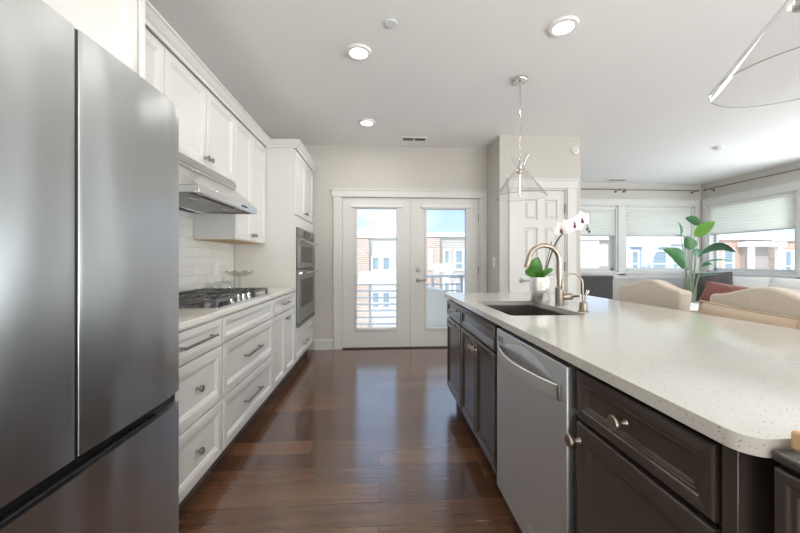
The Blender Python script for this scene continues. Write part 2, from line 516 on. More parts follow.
    def sweep(s, path, prof, closed=False):
        """prof = [(out, z)] swept along a flat path [(x, y)] with mitred corners; out is to the right of travel"""
        n = len(path); m = len(prof)
        P = [Vector((p[0], p[1])) for p in path]
        vs, fs = [], []
        for i in range(n):
            dirs = []
            if closed or i > 0: dirs.append((P[i] - P[i - 1]).normalized())
            if closed or i < n - 1: dirs.append((P[(i + 1) % n] - P[i]).normalized())
            ns = [Vector((d.y, -d.x)) for d in dirs]
            if len(ns) == 2:
                b = (ns[0] + ns[1]).normalized()
                b = b / max(0.2, b.dot(ns[0]))
            else:
                b = ns[0]
            for o, z in prof:
                vs.append((P[i].x + b.x * o, P[i].y + b.y * o, z))
        for i in range(n if closed else n - 1):
            i2 = (i + 1) % n
            for k in range(m):
                k2 = (k + 1) % m
                fs.append((i * m + k, i * m + k2, i2 * m + k2, i2 * m + k))
        if not closed:
            fs.append(tuple(range(m)))
            fs.append(tuple((n - 1) * m + k for k in range(m)))
        return s.add(vs, fs)
    def slab(s, plane, d0, d1, u0, u1, v0, v1, holes=()):
        """a wall with rectangular openings: one watertight shape. plane 'y' -> u=x; 'x' -> u=y; 'z' -> u=x,v=y"""
        us = sorted(set([u0, u1] + [h[0] for h in holes] + [h[1] for h in holes]))
        vs_ = sorted(set([v0, v1] + [h[2] for h in holes] + [h[3] for h in holes]))
        def mp(u, v, d):
            if plane == 'y': return (u, d, v)
            if plane == 'x': return (d, u, v)
            return (u, v, d)
        def solid(i, j):
            if i < 0 or j < 0 or i >= len(us) - 1 or j >= len(vs_) - 1: return False
            cu = (us[i] + us[i + 1]) / 2; cv = (vs_[j] + vs_[j + 1]) / 2
            return not any(h[0] < cu < h[1] and h[2] < cv < h[3] for h in holes)
        idx = {}
        V, F = [], []
        def vert(i, j, d):
            k = (i, j, d)
            if k not in idx:
                idx[k] = len(V); V.append(mp(us[i], vs_[j], d1 if d else d0))
            return idx[k]
        for i in range(len(us) - 1):
            for j in range(len(vs_) - 1):
                if not solid(i, j): continue
                for d in (0, 1):
                    F.append((vert(i, j, d), vert(i + 1, j, d), vert(i + 1, j + 1, d), vert(i, j + 1, d)))
                if not solid(i - 1, j): F.append((vert(i, j, 0), vert(i, j + 1, 0), vert(i, j + 1, 1), vert(i, j, 1)))
                if not solid(i + 1, j): F.append((vert(i + 1, j, 0), vert(i + 1, j + 1, 0), vert(i + 1, j + 1, 1), vert(i + 1, j, 1)))
                if not solid(i, j - 1): F.append((vert(i, j, 0), vert(i + 1, j, 0), vert(i + 1, j, 1), vert(i, j, 1)))
                if not solid(i, j + 1): F.append((vert(i, j + 1, 0), vert(i + 1, j + 1, 0), vert(i + 1, j + 1, 1), vert(i, j + 1, 1)))
        return s.add(V, F)
    def plate(s, outer, z0, z1, hole=None):
        """flat plate of any outline with an optional hole"""
        bm = bmesh.new()
        loops = [outer] + ([hole] if hole else [])
        edges = []
        for lp in loops:
            vv = [bm.verts.new((p[0], p[1], z0)) for p in lp]
            edges += [bm.edges.new((vv[i], vv[(i + 1) % len(vv)])) for i in range(len(vv))]
        bmesh.ops.triangle_fill(bm, edges=edges, use_beauty=True)
        r = bmesh.ops.extrude_face_region(bm, geom=list(bm.faces), use_keep_orig=True)
        for e in r['geom']:
            if isinstance(e, bmesh.types.BMVert): e.co.z = z1
        bm.verts.index_update()
        vs = [v.co.copy() for v in bm.verts]
        fs = [tuple(v.index for v in f.verts) for f in bm.faces]
        bm.free()
        return s.add(vs, fs)
    def xf(s, mtx):
        s.v = [mtx @ v for v in s.v]
        return s
    def bounds(s):
        xs = [v.x for v in s.v]; ys = [v.y for v in s.v]; zs = [v.z for v in s.v]
        return min(xs), max(xs), min(ys), max(ys), min(zs), max(zs)

def tag(o, label=None, cat=None, group=None, kind=None):
    if label: o['label'] = label
    if cat: o['category'] = cat
    if group: o['group'] = group
    if kind: o['kind'] = kind
    return o

def root(name, loc, label, cat, group=None, kind=None):
    o = bpy.data.objects.new(name, None)
    o.empty_display_size = 0.05
    COL.objects.link(o)
    o.location = loc
    ORG[o] = Vector(loc)
    return tag(o, label, cat, group, kind)

def build(name, mb, m, parent=None, bevel=0.0, smooth=False, label=None, seg=2, loc=None, angle=35):
    if parent is not None:
        org = ORG[parent]
    elif loc is not None:
        org = Vector(loc)
    else:
        b = mb.bounds()
        org = Vector(((b[0] + b[1]) / 2, (b[2] + b[3]) / 2, b[4]))
    me = bpy.data.meshes.new(name)
    me.from_pydata([tuple(v - org) for v in mb.v], [], mb.f)
    bm = bmesh.new(); bm.from_mesh(me)
    bmesh.ops.recalc_face_normals(bm, faces=bm.faces)
    bm.to_mesh(me); bm.free()
    me.materials.append(m)
    o = bpy.data.objects.new(name, me)
    COL.objects.link(o)
    if parent is not None:
        o.parent = parent
    else:
        o.location = org
    ORG[o] = org
    if bevel > 0:
        md = o.modifiers.new('bevel', 'BEVEL')
        md.width = bevel; md.segments = seg; md.limit_method = 'ANGLE'; md.angle_limit = R(angle)
        smooth = True if smooth is False else smooth
    if smooth:
        me.set_sharp_from_angle(angle=R(40)) if hasattr(me, 'set_sharp_from_angle') else None
        me.shade_smooth() if hasattr(me, 'shade_smooth') else None
        try: me.set_sharp_from_angle(angle=R(40))
        except Exception: pass
    if label: o['label'] = label
    return o

def struct(name, mb, m, parent=None, **k):
    o = build(name, mb, m, parent, **k)
    if parent is None: o['kind'] = 'structure'
    return o

def sroot(name, loc):
    o = root(name, loc, None, None); o['kind'] = 'structure'
    return o

def bez(p0, p1, p2, n=12, p3=None):
    p0, p1, p2 = Vector(p0), Vector(p1), Vector(p2)
    out = []
    for i in range(n + 1):
        t = i / n
        if p3 is None:
            out.append(p0 * (1 - t) ** 2 + p1 * 2 * t * (1 - t) + p2 * t * t)
        else:
            q = Vector(p3)
            out.append(p0 * (1 - t) ** 3 + p1 * 3 * t * (1 - t) ** 2 + p2 * 3 * t * t * (1 - t) + q * t ** 3)
    return out

def pix(px, py, Y):
    """where the line of sight through a photo point meets the vertical plane y = Y (used for far-off houses)"""
    a = math.atan((px - 400) / 340.0) + R(YAW)
    X = Y * math.tan(a)
    z = X * math.sin(R(YAW)) + Y * math.cos(R(YAW))
    return X, EYE + (261.5 - py) * z / 340.0

def rounded_rect(x0, x1, y0, y1, r, n=5):
    pts = []
    for cx, cy, a0 in ((x1 - r, y1 - r, 0), (x0 + r, y1 - r, 90), (x0 + r, y0 + r, 180), (x1 - r, y0 + r, 270)):
        for i in range(n + 1):
            a = R(a0 + 90.0 * i / n)
            pts.append((cx + r * math.cos(a), cy + r * math.sin(a)))
    return pts
# ------------------------------------------------------------------ the room shell
CEIL = 2.74
XL, YB = -1.49, 4.61            # left wall, wall with the balcony doors
PX0, PX1, PY = 1.484, 2.52, 4.11  # pantry box
YF, XR = 6.51, 6.52             # far and right living room walls
YR = -3.0

struct('floor', MB().slab('z', -0.08, 0.0, XL - 0.15, XR + 0.2, YR - 0.15, YF + 0.2, [(XL - 0.15, PX0, YB + 0.15, YF + 0.2)]), M['floor'], loc=(0, 0.02, 0))
struct('ceiling', MB().slab('z', CEIL, CEIL + 0.1, XL - 0.15, XR + 0.2, YR - 0.15, YF + 0.2, [(XL - 0.15, PX0, YB + 0.15, YF + 0.2)]), M['ceiling'])
struct('wall_left', MB().box(XL - 0.15, XL, YR, YB + 0.15, 0, CEIL), M['wall'])
struct('wall_rear', MB().box(XL - 0.15, XR + 0.2, YR - 0.15, YR, 0, CEIL), M['wall'])
struct('wall_back', MB().slab('y', YB, YB + 0.15, XL, PX0, 0, CEIL, [(-0.51, 1.39, 0, 2.07)]), M['wall'])
struct('wall_pantry_side', MB().box(PX0, PX0 + 0.1, PY + 0.1, YB + 0.15, 0, CEIL), M['wall'])
struct('wall_pantry', MB().slab('y', PY, PY + 0.1, PX0, PX1, 0, CEIL, [(1.69, 2.34, 0, 2.08)]), M['wall'])
struct('wall_pantry_living', MB().box(PX1 - 0.1, PX1, PY + 0.1, YF + 0.2, 0, CEIL), M['wall'])
struct('wall_pantry_rear', MB().box(PX0 + 0.1, PX1 - 0.1, YB + 0.25, YB + 0.35, 0, CEIL), M['wall'])

FW = [(3.28, 4.76, 0.97, 2.29), (4.91, 6.37, 0.97, 2.29)]
RW = [(4.92, 6.37, 0.97, 2.29), (3.24, 4.78, 0.97, 2.29), (1.2, 2.66, 0.97, 2.29)]
struct('wall_far', MB().slab('y', YF, YF + 0.2, PX1 - 0.1, XR + 0.2, 0, CEIL, FW), M['wall'])
struct('wall_right', MB().slab('x', XR, XR + 0.2, YR, YF, 0, CEIL, RW), M['wall'])

# backsplash tiles above the left worktop
struct('backsplash', MB().box(XL, XL + 0.008, 1.425, 3.60, 0.914, 1.80), M['tile'], loc=(XL, 0, 0.914))

# baseboards
BBP = [(0, 0), (0.016, 0), (0.016, 0.12), (0.010, 0.14), (0, 0.14)]
struct('baseboard_back', MB().sweep([(-0.86, YB), (-0.615, YB)], BBP), M['trim'])
struct('baseboard_pantry', MB().sweep([(PX0, YB - 0.02), (PX0, PY), (1.597, PY)], BBP), M['trim'])
struct('baseboard_living', MB().sweep([(2.46, PY), (PX1, PY), (PX1, YF), (XR, YF), (XR, YR)][::1], [(-o if False else o, z) for o, z in BBP]), M['trim'])

# ---- window units: frame, sash, pane, sill, head casing
def window(n, plane, h, wallpos, depth):
    u0, u1, v0, v1 = h
    def P(u, d, v):     # d measured outward from the inner wall face
        return (u, wallpos + d, v) if plane == 'y' else (wallpos + d, u, v)
    def bx(mb, ua, ub, da, db, va, vb):
        a, b = P(ua, da, va), P(ub, db, vb)
        return mb.box(min(a[0], b[0]), max(a[0], b[0]), min(a[1], b[1]), max(a[1], b[1]), va, vb)
    r = sroot('window_%d' % n, P((u0 + u1) / 2, 0.1, v0))
    f = MB()
    bx(f, u0, u0 + 0.035, 0.0, 0.2, v0, v1); bx(f, u1 - 0.035, u1, 0.0, 0.2, v0, v1)
    bx(f, u0, u1, 0.0, 0.2, v1 - 0.03, v1); bx(f, u0, u1, 0.0, 0.2, v0, v0 + 0.03)
    build('window_frame', f, M['trim'], r, bevel=0.003)
    s = MB()
    w = 0.05
    bx(s, u0 + 0.035, u0 + 0.035 + w, 0.10, 0.15, v0 + 0.03, v1 - 0.03); bx(s, u1 - 0.035 - w, u1 - 0.035, 0.10, 0.15, v0 + 0.03, v1 - 0.03)
    bx(s, u0 + 0.035, u1 - 0.035, 0.10, 0.15, v0 + 0.03, v0 + 0.03 + w); bx(s, u0 + 0.035, u1 - 0.035, 0.10, 0.15, v1 - 0.03 - w, v1 - 0.03)
    build('window_sash', s, M['trim'], r, bevel=0.003)
    g = MB(); bx(g, u0 + 0.06, u1 - 0.06, 0.122, 0.128, v0 + 0.06, v1 - 0.06)
    build('window_pane', g, M['glass'], r)
    return r

for i, h in enumerate(FW): window(i + 1, 'y', h, YF, 0.2)
for i, h in enumerate(RW): window(i + 3, 'x', h, XR, 0.2)

# casings around the two banks of windows
c = MB()
c.box(3.1, 6.46, YF - 0.022, YF, 2.29, 2.41); c.box(3.08, 6.48, YF - 0.03, YF, 2.41, 2.43)
c.box(3.16, 3.28, YF - 0.018, YF, 0.90, 2.29); c.box(4.76, 4.91, YF - 0.018, YF, 0.90, 2.29); c.box(6.37, 6.46, YF - 0.018, YF, 0.90, 2.29)
c.box(3.1, 6.46, YF - 0.05, YF, 0.935, 0.97); c.box(3.16, 6.44, YF - 0.018, YF, 0.84, 0.935)
struct('trim_1', c, M['trim'], bevel=0.003)
c = MB()
c.box(XR - 0.022, XR, 1.08, 6.46, 2.29, 2.41); c.box(XR - 0.03, XR, 1.06, 6.465, 2.41, 2.43)
for a, b in ((6.37, 6.46), (4.78, 4.92), (2.66, 3.24), (1.08, 1.2)):
    c.box(XR - 0.018, XR, a, b, 0.90, 2.29)
c.box(XR - 0.05, XR, 1.08, 6.46, 0.935, 0.97); c.box(XR - 0.018, XR, 1.1, 6.46, 0.84, 0.935)
struct('trim_2', c, M['trim'], bevel=0.003)

# ---- French doors to the balcony
c = MB()
c.box(-0.61, -0.51, YB - 0.02, YB, 0, 2.05); c.box(1.39, 1.482, YB - 0.02, YB, 0, 2.05)
c.box(-0.635, 1.482, YB - 0.024, YB, 2.05, 2.135); c.box(-0.65, 1.482, YB - 0.034, YB, 2.135, 2.155)
struct('trim_3', c, M['trim'], bevel=0.003)
dr = sroot('door_1', (0.44, YB + 0.04, 0.0))
j = MB()
j.box(-0.51, -0.492, YB, YB + 0.15, 0, 2.07); j.box(1.372, 1.39, YB, YB + 0.15, 0, 2.07); j.box(-0.492, 1.372, YB, YB + 0.15, 2.05, 2.07)
build('door_jamb', j, M['trim'], dr, bevel=0.002)
build('threshold', MB().box(-0.492, 1.372, YB - 0.02, YB + 0.15, 0, 0.012), M['leg_wood'], dr, bevel=0.004)
def glazed_leaf(x0, x1, g0, g1):
    z0, z1, a0, a1 = 0.015, 2.046, 0.27, 1.90
    y0, y1 = YB + 0.02, YB + 0.065
    b = MB().slab('y', y0, y1, x0, x1, z0, z1, [(g0, g1, a0, a1)])
    leaf = build('door_leaf', b, M['trim'], dr, bevel=0.002)
    # raised lite frame around the glass
    f = MB()
    for ya, yb in ((y0 - 0.012, y0), (y1, y1 + 0.012)):
        f.slab('y', ya, yb, g0 - 0.03, g1 + 0.03, a0 - 0.03, a1 + 0.03, [(g0 + 0.004, g1 - 0.004, a0 + 0.004, a1 - 0.004)])
    build('glass_frame', f, M['trim'], leaf, bevel=0.004)
    build('glass_pane', MB().box(g0, g1, y0 + 0.018, y0 + 0.024, a0, a1), M['glass'], leaf)
    build('blind_cassette', MB().box(g0 - 0.075, g1 + 0.075, y0 - 0.036, y0 - 0.001, a1 + 0.012, a1 + 0.045), M['blind_rail'], leaf, bevel=0.004)
    return leaf
glazed_leaf(-0.489, 0.437, -0.304, 0.240)
lf = glazed_leaf(0.443, 1.369, 0.648, 1.197)
build('astragal', MB().box(0.425, 0.455, YB + 0.006, YB + 0.02, 0.015, 2.046), M['trim'], dr, bevel=0.003)
def lever(parent, x, y, z, dx, m):
    k = MB().lathe([(0.0, 0), (0.030, 0), (0.030, -0.008), (0.012, -0.012), (0.012, -0.045), (0, -0.045)], (x, y, z), 'y', 20)
    k.tube([(x, y - 0.042, z), (x + dx * 0.03, y - 0.05, z), (x + dx * 0.11, y - 0.05, z + 0.004)], [0.010, 0.010, 0.007], 10)
    return build('door_handle', k, m, parent, smooth=True, label='satin nickel lever handle')
lever(lf, 0.532, YB + 0.02, 0.925, 1, M['hinge'])
build('deadbolt', MB().lathe([(0, 0), (0.030, 0), (0.030, -0.012), (0.022, -0.02), (0, -0.02)], (0.532, YB + 0.02, 1.065), 'y', 20).box(0.527, 0.537, YB - 0.02, YB + 0.002, 1.045, 1.085), M['hinge'], lf, smooth=True)
for z in (0.25, 1.06, 1.78):
    build('hinge', MB().box(1.366, 1.378, YB + 0.004, YB + 0.02, z - 0.05, z + 0.05).cyl((1.372, YB + 0.006, z - 0.052), (1.372, YB + 0.006, z + 0.052), 0.007, seg=8), M['hinge'], dr)

# ---- pantry door with six panels
c = MB()
c.box(1.60, 1.69, PY - 0.02, PY, 0, 2.09); c.box(2.34, 2.455, PY - 0.02, PY, 0, 2.09)
c.box(1.58, 2.475, PY - 0.024, PY, 2.09, 2.185); c.box(1.565, 2.49, PY - 0.034, PY, 2.185, 2.205)
struct('trim_4', c, M['trim'], bevel=0.003)
pr = sroot('door_2', (2.0, PY + 0.03, 0))
j = MB()
j.box(1.69, 1.706, PY, PY + 0.1, 0, 2.08); j.box(2.324, 2.34, PY, PY + 0.1, 0, 2.08); j.box(1.706, 2.324, PY, PY + 0.1, 2.066, 2.08)
build('door_jamb', j, M['trim'], pr, bevel=0.002)
x0, x1 = 1.709, 2.321
cols = [(x0 + 0.095, (x0 + x1) / 2 - 0.045), ((x0 + x1) / 2 + 0.045, x1 - 0.095)]
rows = [(0.22, 0.80), (0.98, 1.60), (1.70, 1.95)]
holes = [(a, b, r0, r1) for a, b in cols for r0, r1 in rows]
lf = build('door_leaf', MB().slab('y', PY + 0.015, PY + 0.05, x0, x1, 0.008, 2.062, holes), M['trim'], pr, bevel=0.003)
pn = MB()
for a, b, r0, r1 in holes:
    pn.rings(lambda u, v, d: (u, PY + 0.04 - d, v), a - 0.002, b + 0.002, r0 - 0.002, r1 + 0.002, [(0, -0.008), (0, 0.012), (0.008, 0.004), (0.022, 0.004), (0.045, 0.020)])
build('door_panels', pn, M['trim'], lf)
lever(lf, 1.765, PY + 0.015, 0.945, -1 if False else 1, M['hinge'])
for z in (0.28, 1.12, 1.84):
    build('hinge', MB().box(2.314, 2.328, PY - 0.002, PY + 0.015, z - 0.055, z + 0.055).cyl((2.322, PY, z - 0.057), (2.322, PY, z + 0.057), 0.008, seg=8), M['hinge'], pr)
# ------------------------------------------------------------------ left run: cabinets, fridge, cooktop, hood, ovens
FX = -0.865      # face of the base and tower fronts
def lmap(xf): return lambda u, v, d: (xf + d, u, v)
def rmap(xf): return lambda u, v, d: (xf - d, u, v)
SHAKER = [(0, 0), (0, 0.018), (0.002, 0.020), (0.050, 0.020), (0.054, 0.016), (0.060, 0.016), (0.068, 0.009)]
SLIM = [(0, 0), (0, 0.018), (0.002, 0.020), (0.034, 0.020), (0.038, 0.016), (0.043, 0.016), (0.050, 0.010)]
RAISED = [(0, 0), (0, 0.018), (0.003, 0.021), (0.040, 0.021), (0.043, 0.0175), (0.047, 0.0195), (0.050, 0.0165), (0.053, 0.0165), (0.058, 0.012), (0.060, 0.012)]
RAISED_SLIM = [(0, 0), (0, 0.018), (0.003, 0.021), (0.026, 0.021), (0.029, 0.0175), (0.033, 0.0195), (0.036, 0.0165), (0.039, 0.0165), (0.044, 0.012), (0.046, 0.012)]

def front(kind, mapf, u0, u1, v0, v1, m, parent, prof):
    return build(kind, MB().rings(mapf, u0, u1, v0, v1, prof), m, parent, bevel=0.0015, angle=50)

def bar_pull(parent, xf, sgn, yc, zc, L, m):
    b = MB()
    b.box(*sorted((xf + sgn * 0.028, xf + sgn * 0.038)), yc - L / 2, yc + L / 2, zc - 0.006, zc + 0.006)
    for s in (-1, 1):
        b.box(*sorted((xf, xf + sgn * 0.030)), yc + s * (L / 2 - 0.014) - 0.005, yc + s * (L / 2 - 0.014) + 0.005, zc - 0.005, zc + 0.005)
    return build('handle', b, m, parent, bevel=0.0015)

def knob(parent, xf, sgn, y, z, m, r=0.016):
    k = MB().lathe([(0, 0), (0.009, 0), (0.007, sgn * 0.004), (0.006, sgn * 0.018), (r * 0.9, sgn * 0.021), (r, sgn * 0.024), (r, sgn * 0.031), (r * 0.9, sgn * 0.034), (0, sgn * 0.034)], (xf, y, z), 'x', 16)
    return build('knob', k, m, parent, smooth=True)

def carcass(r, x0, x1, y0, y1, z0, z1, m, name='cabinet_body'):
    return build(name, MB().box(x0, x1, y0, y1, z0, z1), m, r, bevel=0.001)

FXB = FX - 0.020
def base_cabinet(y0, y1, label, layout):
    r = root('base_cabinet', ((XL + FXB) / 2, (y0 + y1) / 2, 0), label, 'cabinet', 'white base cabinets along the left wall')
    carcass(r, XL + 0.012, FXB, y0, y1, 0.105, 0.884, M['cab'])
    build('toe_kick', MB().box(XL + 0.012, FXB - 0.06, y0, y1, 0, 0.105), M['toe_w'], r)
    g = 0.006
    if layout == 'drawers':
        for i, (a, b) in enumerate(((0.725, 0.868), (0.424, 0.716), (0.125, 0.415))):
            d = front('drawer', lmap(FXB), y0 + g, y1 - g, a, b, M['cab'], r, SLIM if i == 0 else SHAKER)
            if i == 0: bar_pull(d, FX - 0.010, 1, (y0 + y1) / 2, (a + b) / 2, 0.30, M['hinge'])
            else: knob(d, FX - 0.011, 1, (y0 + y1) / 2, (a + b) / 2, M['hinge'])
    elif layout == 'cooktop':
        front('false_drawer_front', lmap(FXB), y0 + g, y1 - g, 0.725, 0.868, M['cab'], r, SLIM)
        for a, b in ((0.424, 0.716), (0.125, 0.415)):
            d = front('drawer', lmap(FXB), y0 + g, y1 - g, a, b, M['cab'], r, SHAKER)
            bar_pull(d, FX - 0.011, 1, (y0 + y1) / 2, (a + b) / 2, 0.28, M['hinge'])
    else:
        d = front('drawer', lmap(FXB), y0 + g, y1 - g, 0.725, 0.868, M['cab'], r, SLIM)
        bar_pull(d, FX - 0.010, 1, (y0 + y1) / 2, 0.797, 0.22, M['hinge'])
        ym = (y0 + y1) / 2
        for a, b, s in ((y0 + g, ym - 0.002, 1), (ym + 0.002, y1 - g, -1)):
            d = front('door', lmap(FXB), a, b, 0.125, 0.716, M['cab'], r, SHAKER)
            knob(d, FX, 1, (b - 0.028) if s == 1 else (a + 0.028), 0.655, M['hinge'])
    return r
base_cabinet(1.434, 1.944, 'white three-drawer base cabinet next to the refrigerator', 'drawers')
base_cabinet(1.944, 2.85, 'wide white base cabinet under the gas cooktop', 'cooktop')
base_cabinet(2.85, 3.58, 'white base cabinet with two doors beside the wall ovens', 'doors')

w = build('left_worktop', MB().plate([(XL, 1.434), (-0.854, 1.434), (-0.854, 3.579), (XL, 3.579)], 0.8845, 0.914), M['quartz_plain'], bevel=0.004)
tag(w, 'white quartz worktop along the tiled wall holding the cooktop', 'worktop')

# ---- refrigerator
FRX = -0.775
r = root('refrigerator', (-1.1, 0.93, 0), 'large stainless steel French door refrigerator in the left foreground', 'refrigerator')
build('cabinet_body', MB().box(-1.46, -0.86, 0.475, 1.390, 0.02, 1.765), M['dark_gap'], r, bevel=0.004)
for y in (0.48, 1.29):
    build('hinge_cover', MB().box(-0.93, -0.80, y, y + 0.08, 1.781, 1.80), M['black'], r, bevel=0.004)
def bowed(y0, y1, z0, z1, xb, bulge, edge=0.003, n=40, lcurve=False, rcurve=False):
    """door skin gently bowed across its width with rounded vertical edges"""
    pts = [(xb, y0)]
    c = (y0 + y1) / 2; hw = (y1 - y0) / 2
    ys = [y0] + [y0 + edge * t for t in (0.15, 0.5)] + [y0 + edge + (y1 - y0 - 2 * edge) * i / n for i in range(n + 1)] + [y1 - edge * t for t in (0.5, 0.15)] + [y1]
    for y in ys:
        q = min(y - y0, y1 - y)
        e = 1.0 if q >= edge else math.sqrt(max(0, 1 - (1 - q / edge) ** 2))
        x = FRX + bulge * (1 - ((y - c) / hw) ** 2) - edge * (1 - e)
        if rcurve and y1 - y < 0.13: x -= 0.013 * (1 - (y1 - y) / 0.13) ** 2
        if lcurve and y - y0 < 0.13: x -= 0.013 * (1 - (y - y0) / 0.13) ** 2
        pts.append((x, y))
    pts.append((xb, y1))
    mb = MB().prism(pts, 'z', z0, z1)
    return mb
for y0, y1 in ((0.478, 0.918), (0.929, 1.393)):
    d = build('door', bowed(y0, y1, 0.676, 1.78, -0.855, 0.004, lcurve=y0 < 0.6, rcurve=y0 > 0.6), M['steel'], r, smooth=True)
fz = build('freezer_drawer', bowed(0.478, 1.393, 0.06, 0.632, -0.855, 0.006, lcurve=True, rcurve=True), M['steel'], r, smooth=True)
gp = MB().box(-0.852, -0.80, 0.482, 1.389, 0.634, 0.674)
build('recessed_grip', gp, M['black'], r, bevel=0.003)
build('grip_lip', MB().box(-0.80, -0.778, 0.60, 1.25, 0.634, 0.642), M['dark_gap'], fz, bevel=0.002)
build('door_gasket', MB().box(-0.84, -0.7775, 0.9185, 0.9285, 0.678, 1.778), M['black'], r)
build('base_grille', MB().box(-0.86, -0.83, 0.49, 1.36, 0.0, 0.055), M['black'], r)

# ---- tall panel beside the fridge and the cabinet above it
r = root('fridge_end_panel', (-1.2, 1.405, 0), 'tall white end panel standing beside the refrigerator', 'panel')
build('panel', MB().box(XL + 0.012, -0.94, 1.400, 1.432, 0, 2.37), M['cab'], r, bevel=0.002)
r = root('upper_cabinet', (-1.2, 0.93, 1.83), 'deep white wall cabinet above the refrigerator', 'cabinet', 'white wall cabinets on the left wall')
carcass(r, XL + 0.012, -0.965, 0.46, 1.399, 1.83, 2.37, M['cab'])
for a, b, ky in ((0.464, 0.922, 0.895), (0.926, 1.394, 0.953)):
    d = front('door', lmap(-0.965), a, b, 1.838, 2.345, M['cab'], r, SHAKER)
    knob(d, -0.945, 1, ky, 1.89, M['nickel'])

# ---- wall cabinets
UX = -1.16
def wall_cabinet(y0, y1, z0, label, doors):
    r = root('upper_cabinet', ((XL + UX) / 2, (y0 + y1) / 2, z0), label, 'cabinet', 'white wall cabinets on the left wall')
    carcass(r, XL + 0.012, UX - 0.02, y0, y1, z0, 2.37, M['cab'])
    if z0 < 1.5:
        build('underside_panel', MB().box(XL + 0.01, UX - 0.022, y0 + 0.002, y1 - 0.002, z0 - 0.004, z0), M['raw_wood'], r, label='bare plywood underside')
    n = doors
    wd = (y1 - y0) / n
    for i in range(n):
        a, b = y0 + i * wd + 0.003, y0 + (i + 1) * wd - 0.003
        d = front('door', lmap(UX - 0.02), a, b, z0 + 0.006, 2.345, M['cab'], r, SHAKER)
        ky = b - 0.026 if i == 0 else a + 0.026
        knob(d, UX, 1, ky, z0 + 0.06, M['nickel'])
    return r
wall_cabinet(1.434, 1.92, 1.36, 'white wall cabinet between the refrigerator panel and the range hood', 1)
wall_cabinet(1.92, 2.82, 1.81, 'short white wall cabinet with two doors above the range hood', 2)
wall_cabinet(2.82, 3.578, 1.36, 'white wall cabinet with two doors left of the oven tower', 2)

# crown moulding over the whole run
CP = [(0, 2.355), (0.012, 2.355), (0.016, 2.372), (0.030, 2.385), (0.050, 2.410), (0.060, 2.414), (0.060, 2.425), (0, 2.425)]
path = [(-0.94, 0.40), (-0.94, 1.434), (-1.16, 1.434), (-1.16, 3.58), (FX, 3.58), (FX, 4.545), (XL, 4.545)]
struct('trim_5', MB().sweep(path, CP), M['cab'])
# dust tops closing the run behind the moulding
struct('trim_6', MB().box(XL, -0.95, 0.42, 1.42, 2.37, 2.38).box(XL, -1.17, 1.42, 3.58, 2.37, 2.38).box(XL, FX - 0.01, 3.58, 4.54, 2.37, 2.38), M['cab'])

# ---- range hood
r = root('range_hood', (-1.25, 2.37, 1.56), 'stainless steel under-cabinet range hood above the gas cooktop', 'range hood')
HY0, HY1 = 1.925, 2.815
hb = MB().prism([(XL + 0.008, 1.60), (-0.990, 1.60), (-0.990, 1.607), (-1.150, 1.752), (-1.150, 1.808), (XL + 0.008, 1.808)], 'y', HY0, HY1)
build('canopy', hb, M['steel_hood'], r, bevel=0.003)
lip = MB().box(-1.0, -0.985, HY0, HY1, 1.56, 1.606).box(XL + 0.008, -1.0, HY0, HY0 + 0.012, 1.56, 1.600).box(XL + 0.008, -1.0, HY1 - 0.012, HY1, 1.56, 1.600).box(XL + 0.008, XL + 0.02, HY0 + 0.012, HY1 - 0.012, 1.56, 1.600)
build('front_lip', lip, M['steel_hood'], r, bevel=0.002)
ym = (HY0 + HY1) / 2
for a, b in ((HY0 + 0.02, ym - 0.004), (ym + 0.004, HY1 - 0.02)):
    f = build('grease_filter', MB().box(-1.42, -1.10, a, b, 1.572, 1.582), M['filter_steel'], r, bevel=0.002)
    build('filter_handle', MB().box(-1.15, -1.12, (a + b) / 2 - 0.05, (a + b) / 2 + 0.05, 1.566, 1.572), M['chrome'], f, bevel=0.002)
build('underside_plate', MB().slab('z', 1.584, 1.590, XL + 0.02, -1.0, HY0 + 0.012, HY1 - 0.012), M['steel_hood'], r)
for y in (HY0 + 0.18, HY1 - 0.18):
    build('hood_lamp', MB().lathe([(0, 0), (0.03, 0), (0.032, 0.006), (0, 0.006)], (-1.05, y, 1.578), 'z', 18), M['plastic'], r)
build('control_slot', MB().box(-0.9855, -0.983, ym + 0.14, ym + 0.24, 1.577, 1.589), M['black'], r)
build('top_trim_strip', MB().box(-1.152, -1.146, HY0, HY1, 1.765, 1.797), M['chrome'], r, bevel=0.002)

# ---- gas cooktop
CY0, CY1, CX0, CX1 = 1.935, 2.845, -1.42, -0.885
r = root('gas_cooktop', (-1.15, 2.39, 0.914), 'five-burner gas cooktop with black grates on the left worktop', 'cooktop')
t = MB().plate(rounded_rect(CX0, CX1, CY0, CY1, 0.012, 3), 0.914, 0.924)
build('tray', t, M['steel_hood'], r, bevel=0.003)
burn = [(-1.28, 2.09, 0.042), (-1.03, 2.09, 0.034), (-1.20, 2.39, 0.055), (-1.28, 2.69, 0.036), (-1.03, 2.69, 0.042)]
for x, y, rr in burn:
    b = build('burner', MB().lathe([(0, 0), (rr * 1.25, 0), (rr * 1.2, 0.008), (rr, 0.010), (rr, 0.018), (0, 0.018)], (x, y, 0.924), 'z', 24), M['hinge'], r, smooth=True)
    build('burner_cap', MB().lathe([(0, 0.018), (rr * 0.95, 0.018), (rr * 0.95, 0.024), (rr * 0.8, 0.028), (0, 0.028)], (x, y, 0.924), 'z', 24), M['iron'], b, smooth=True)
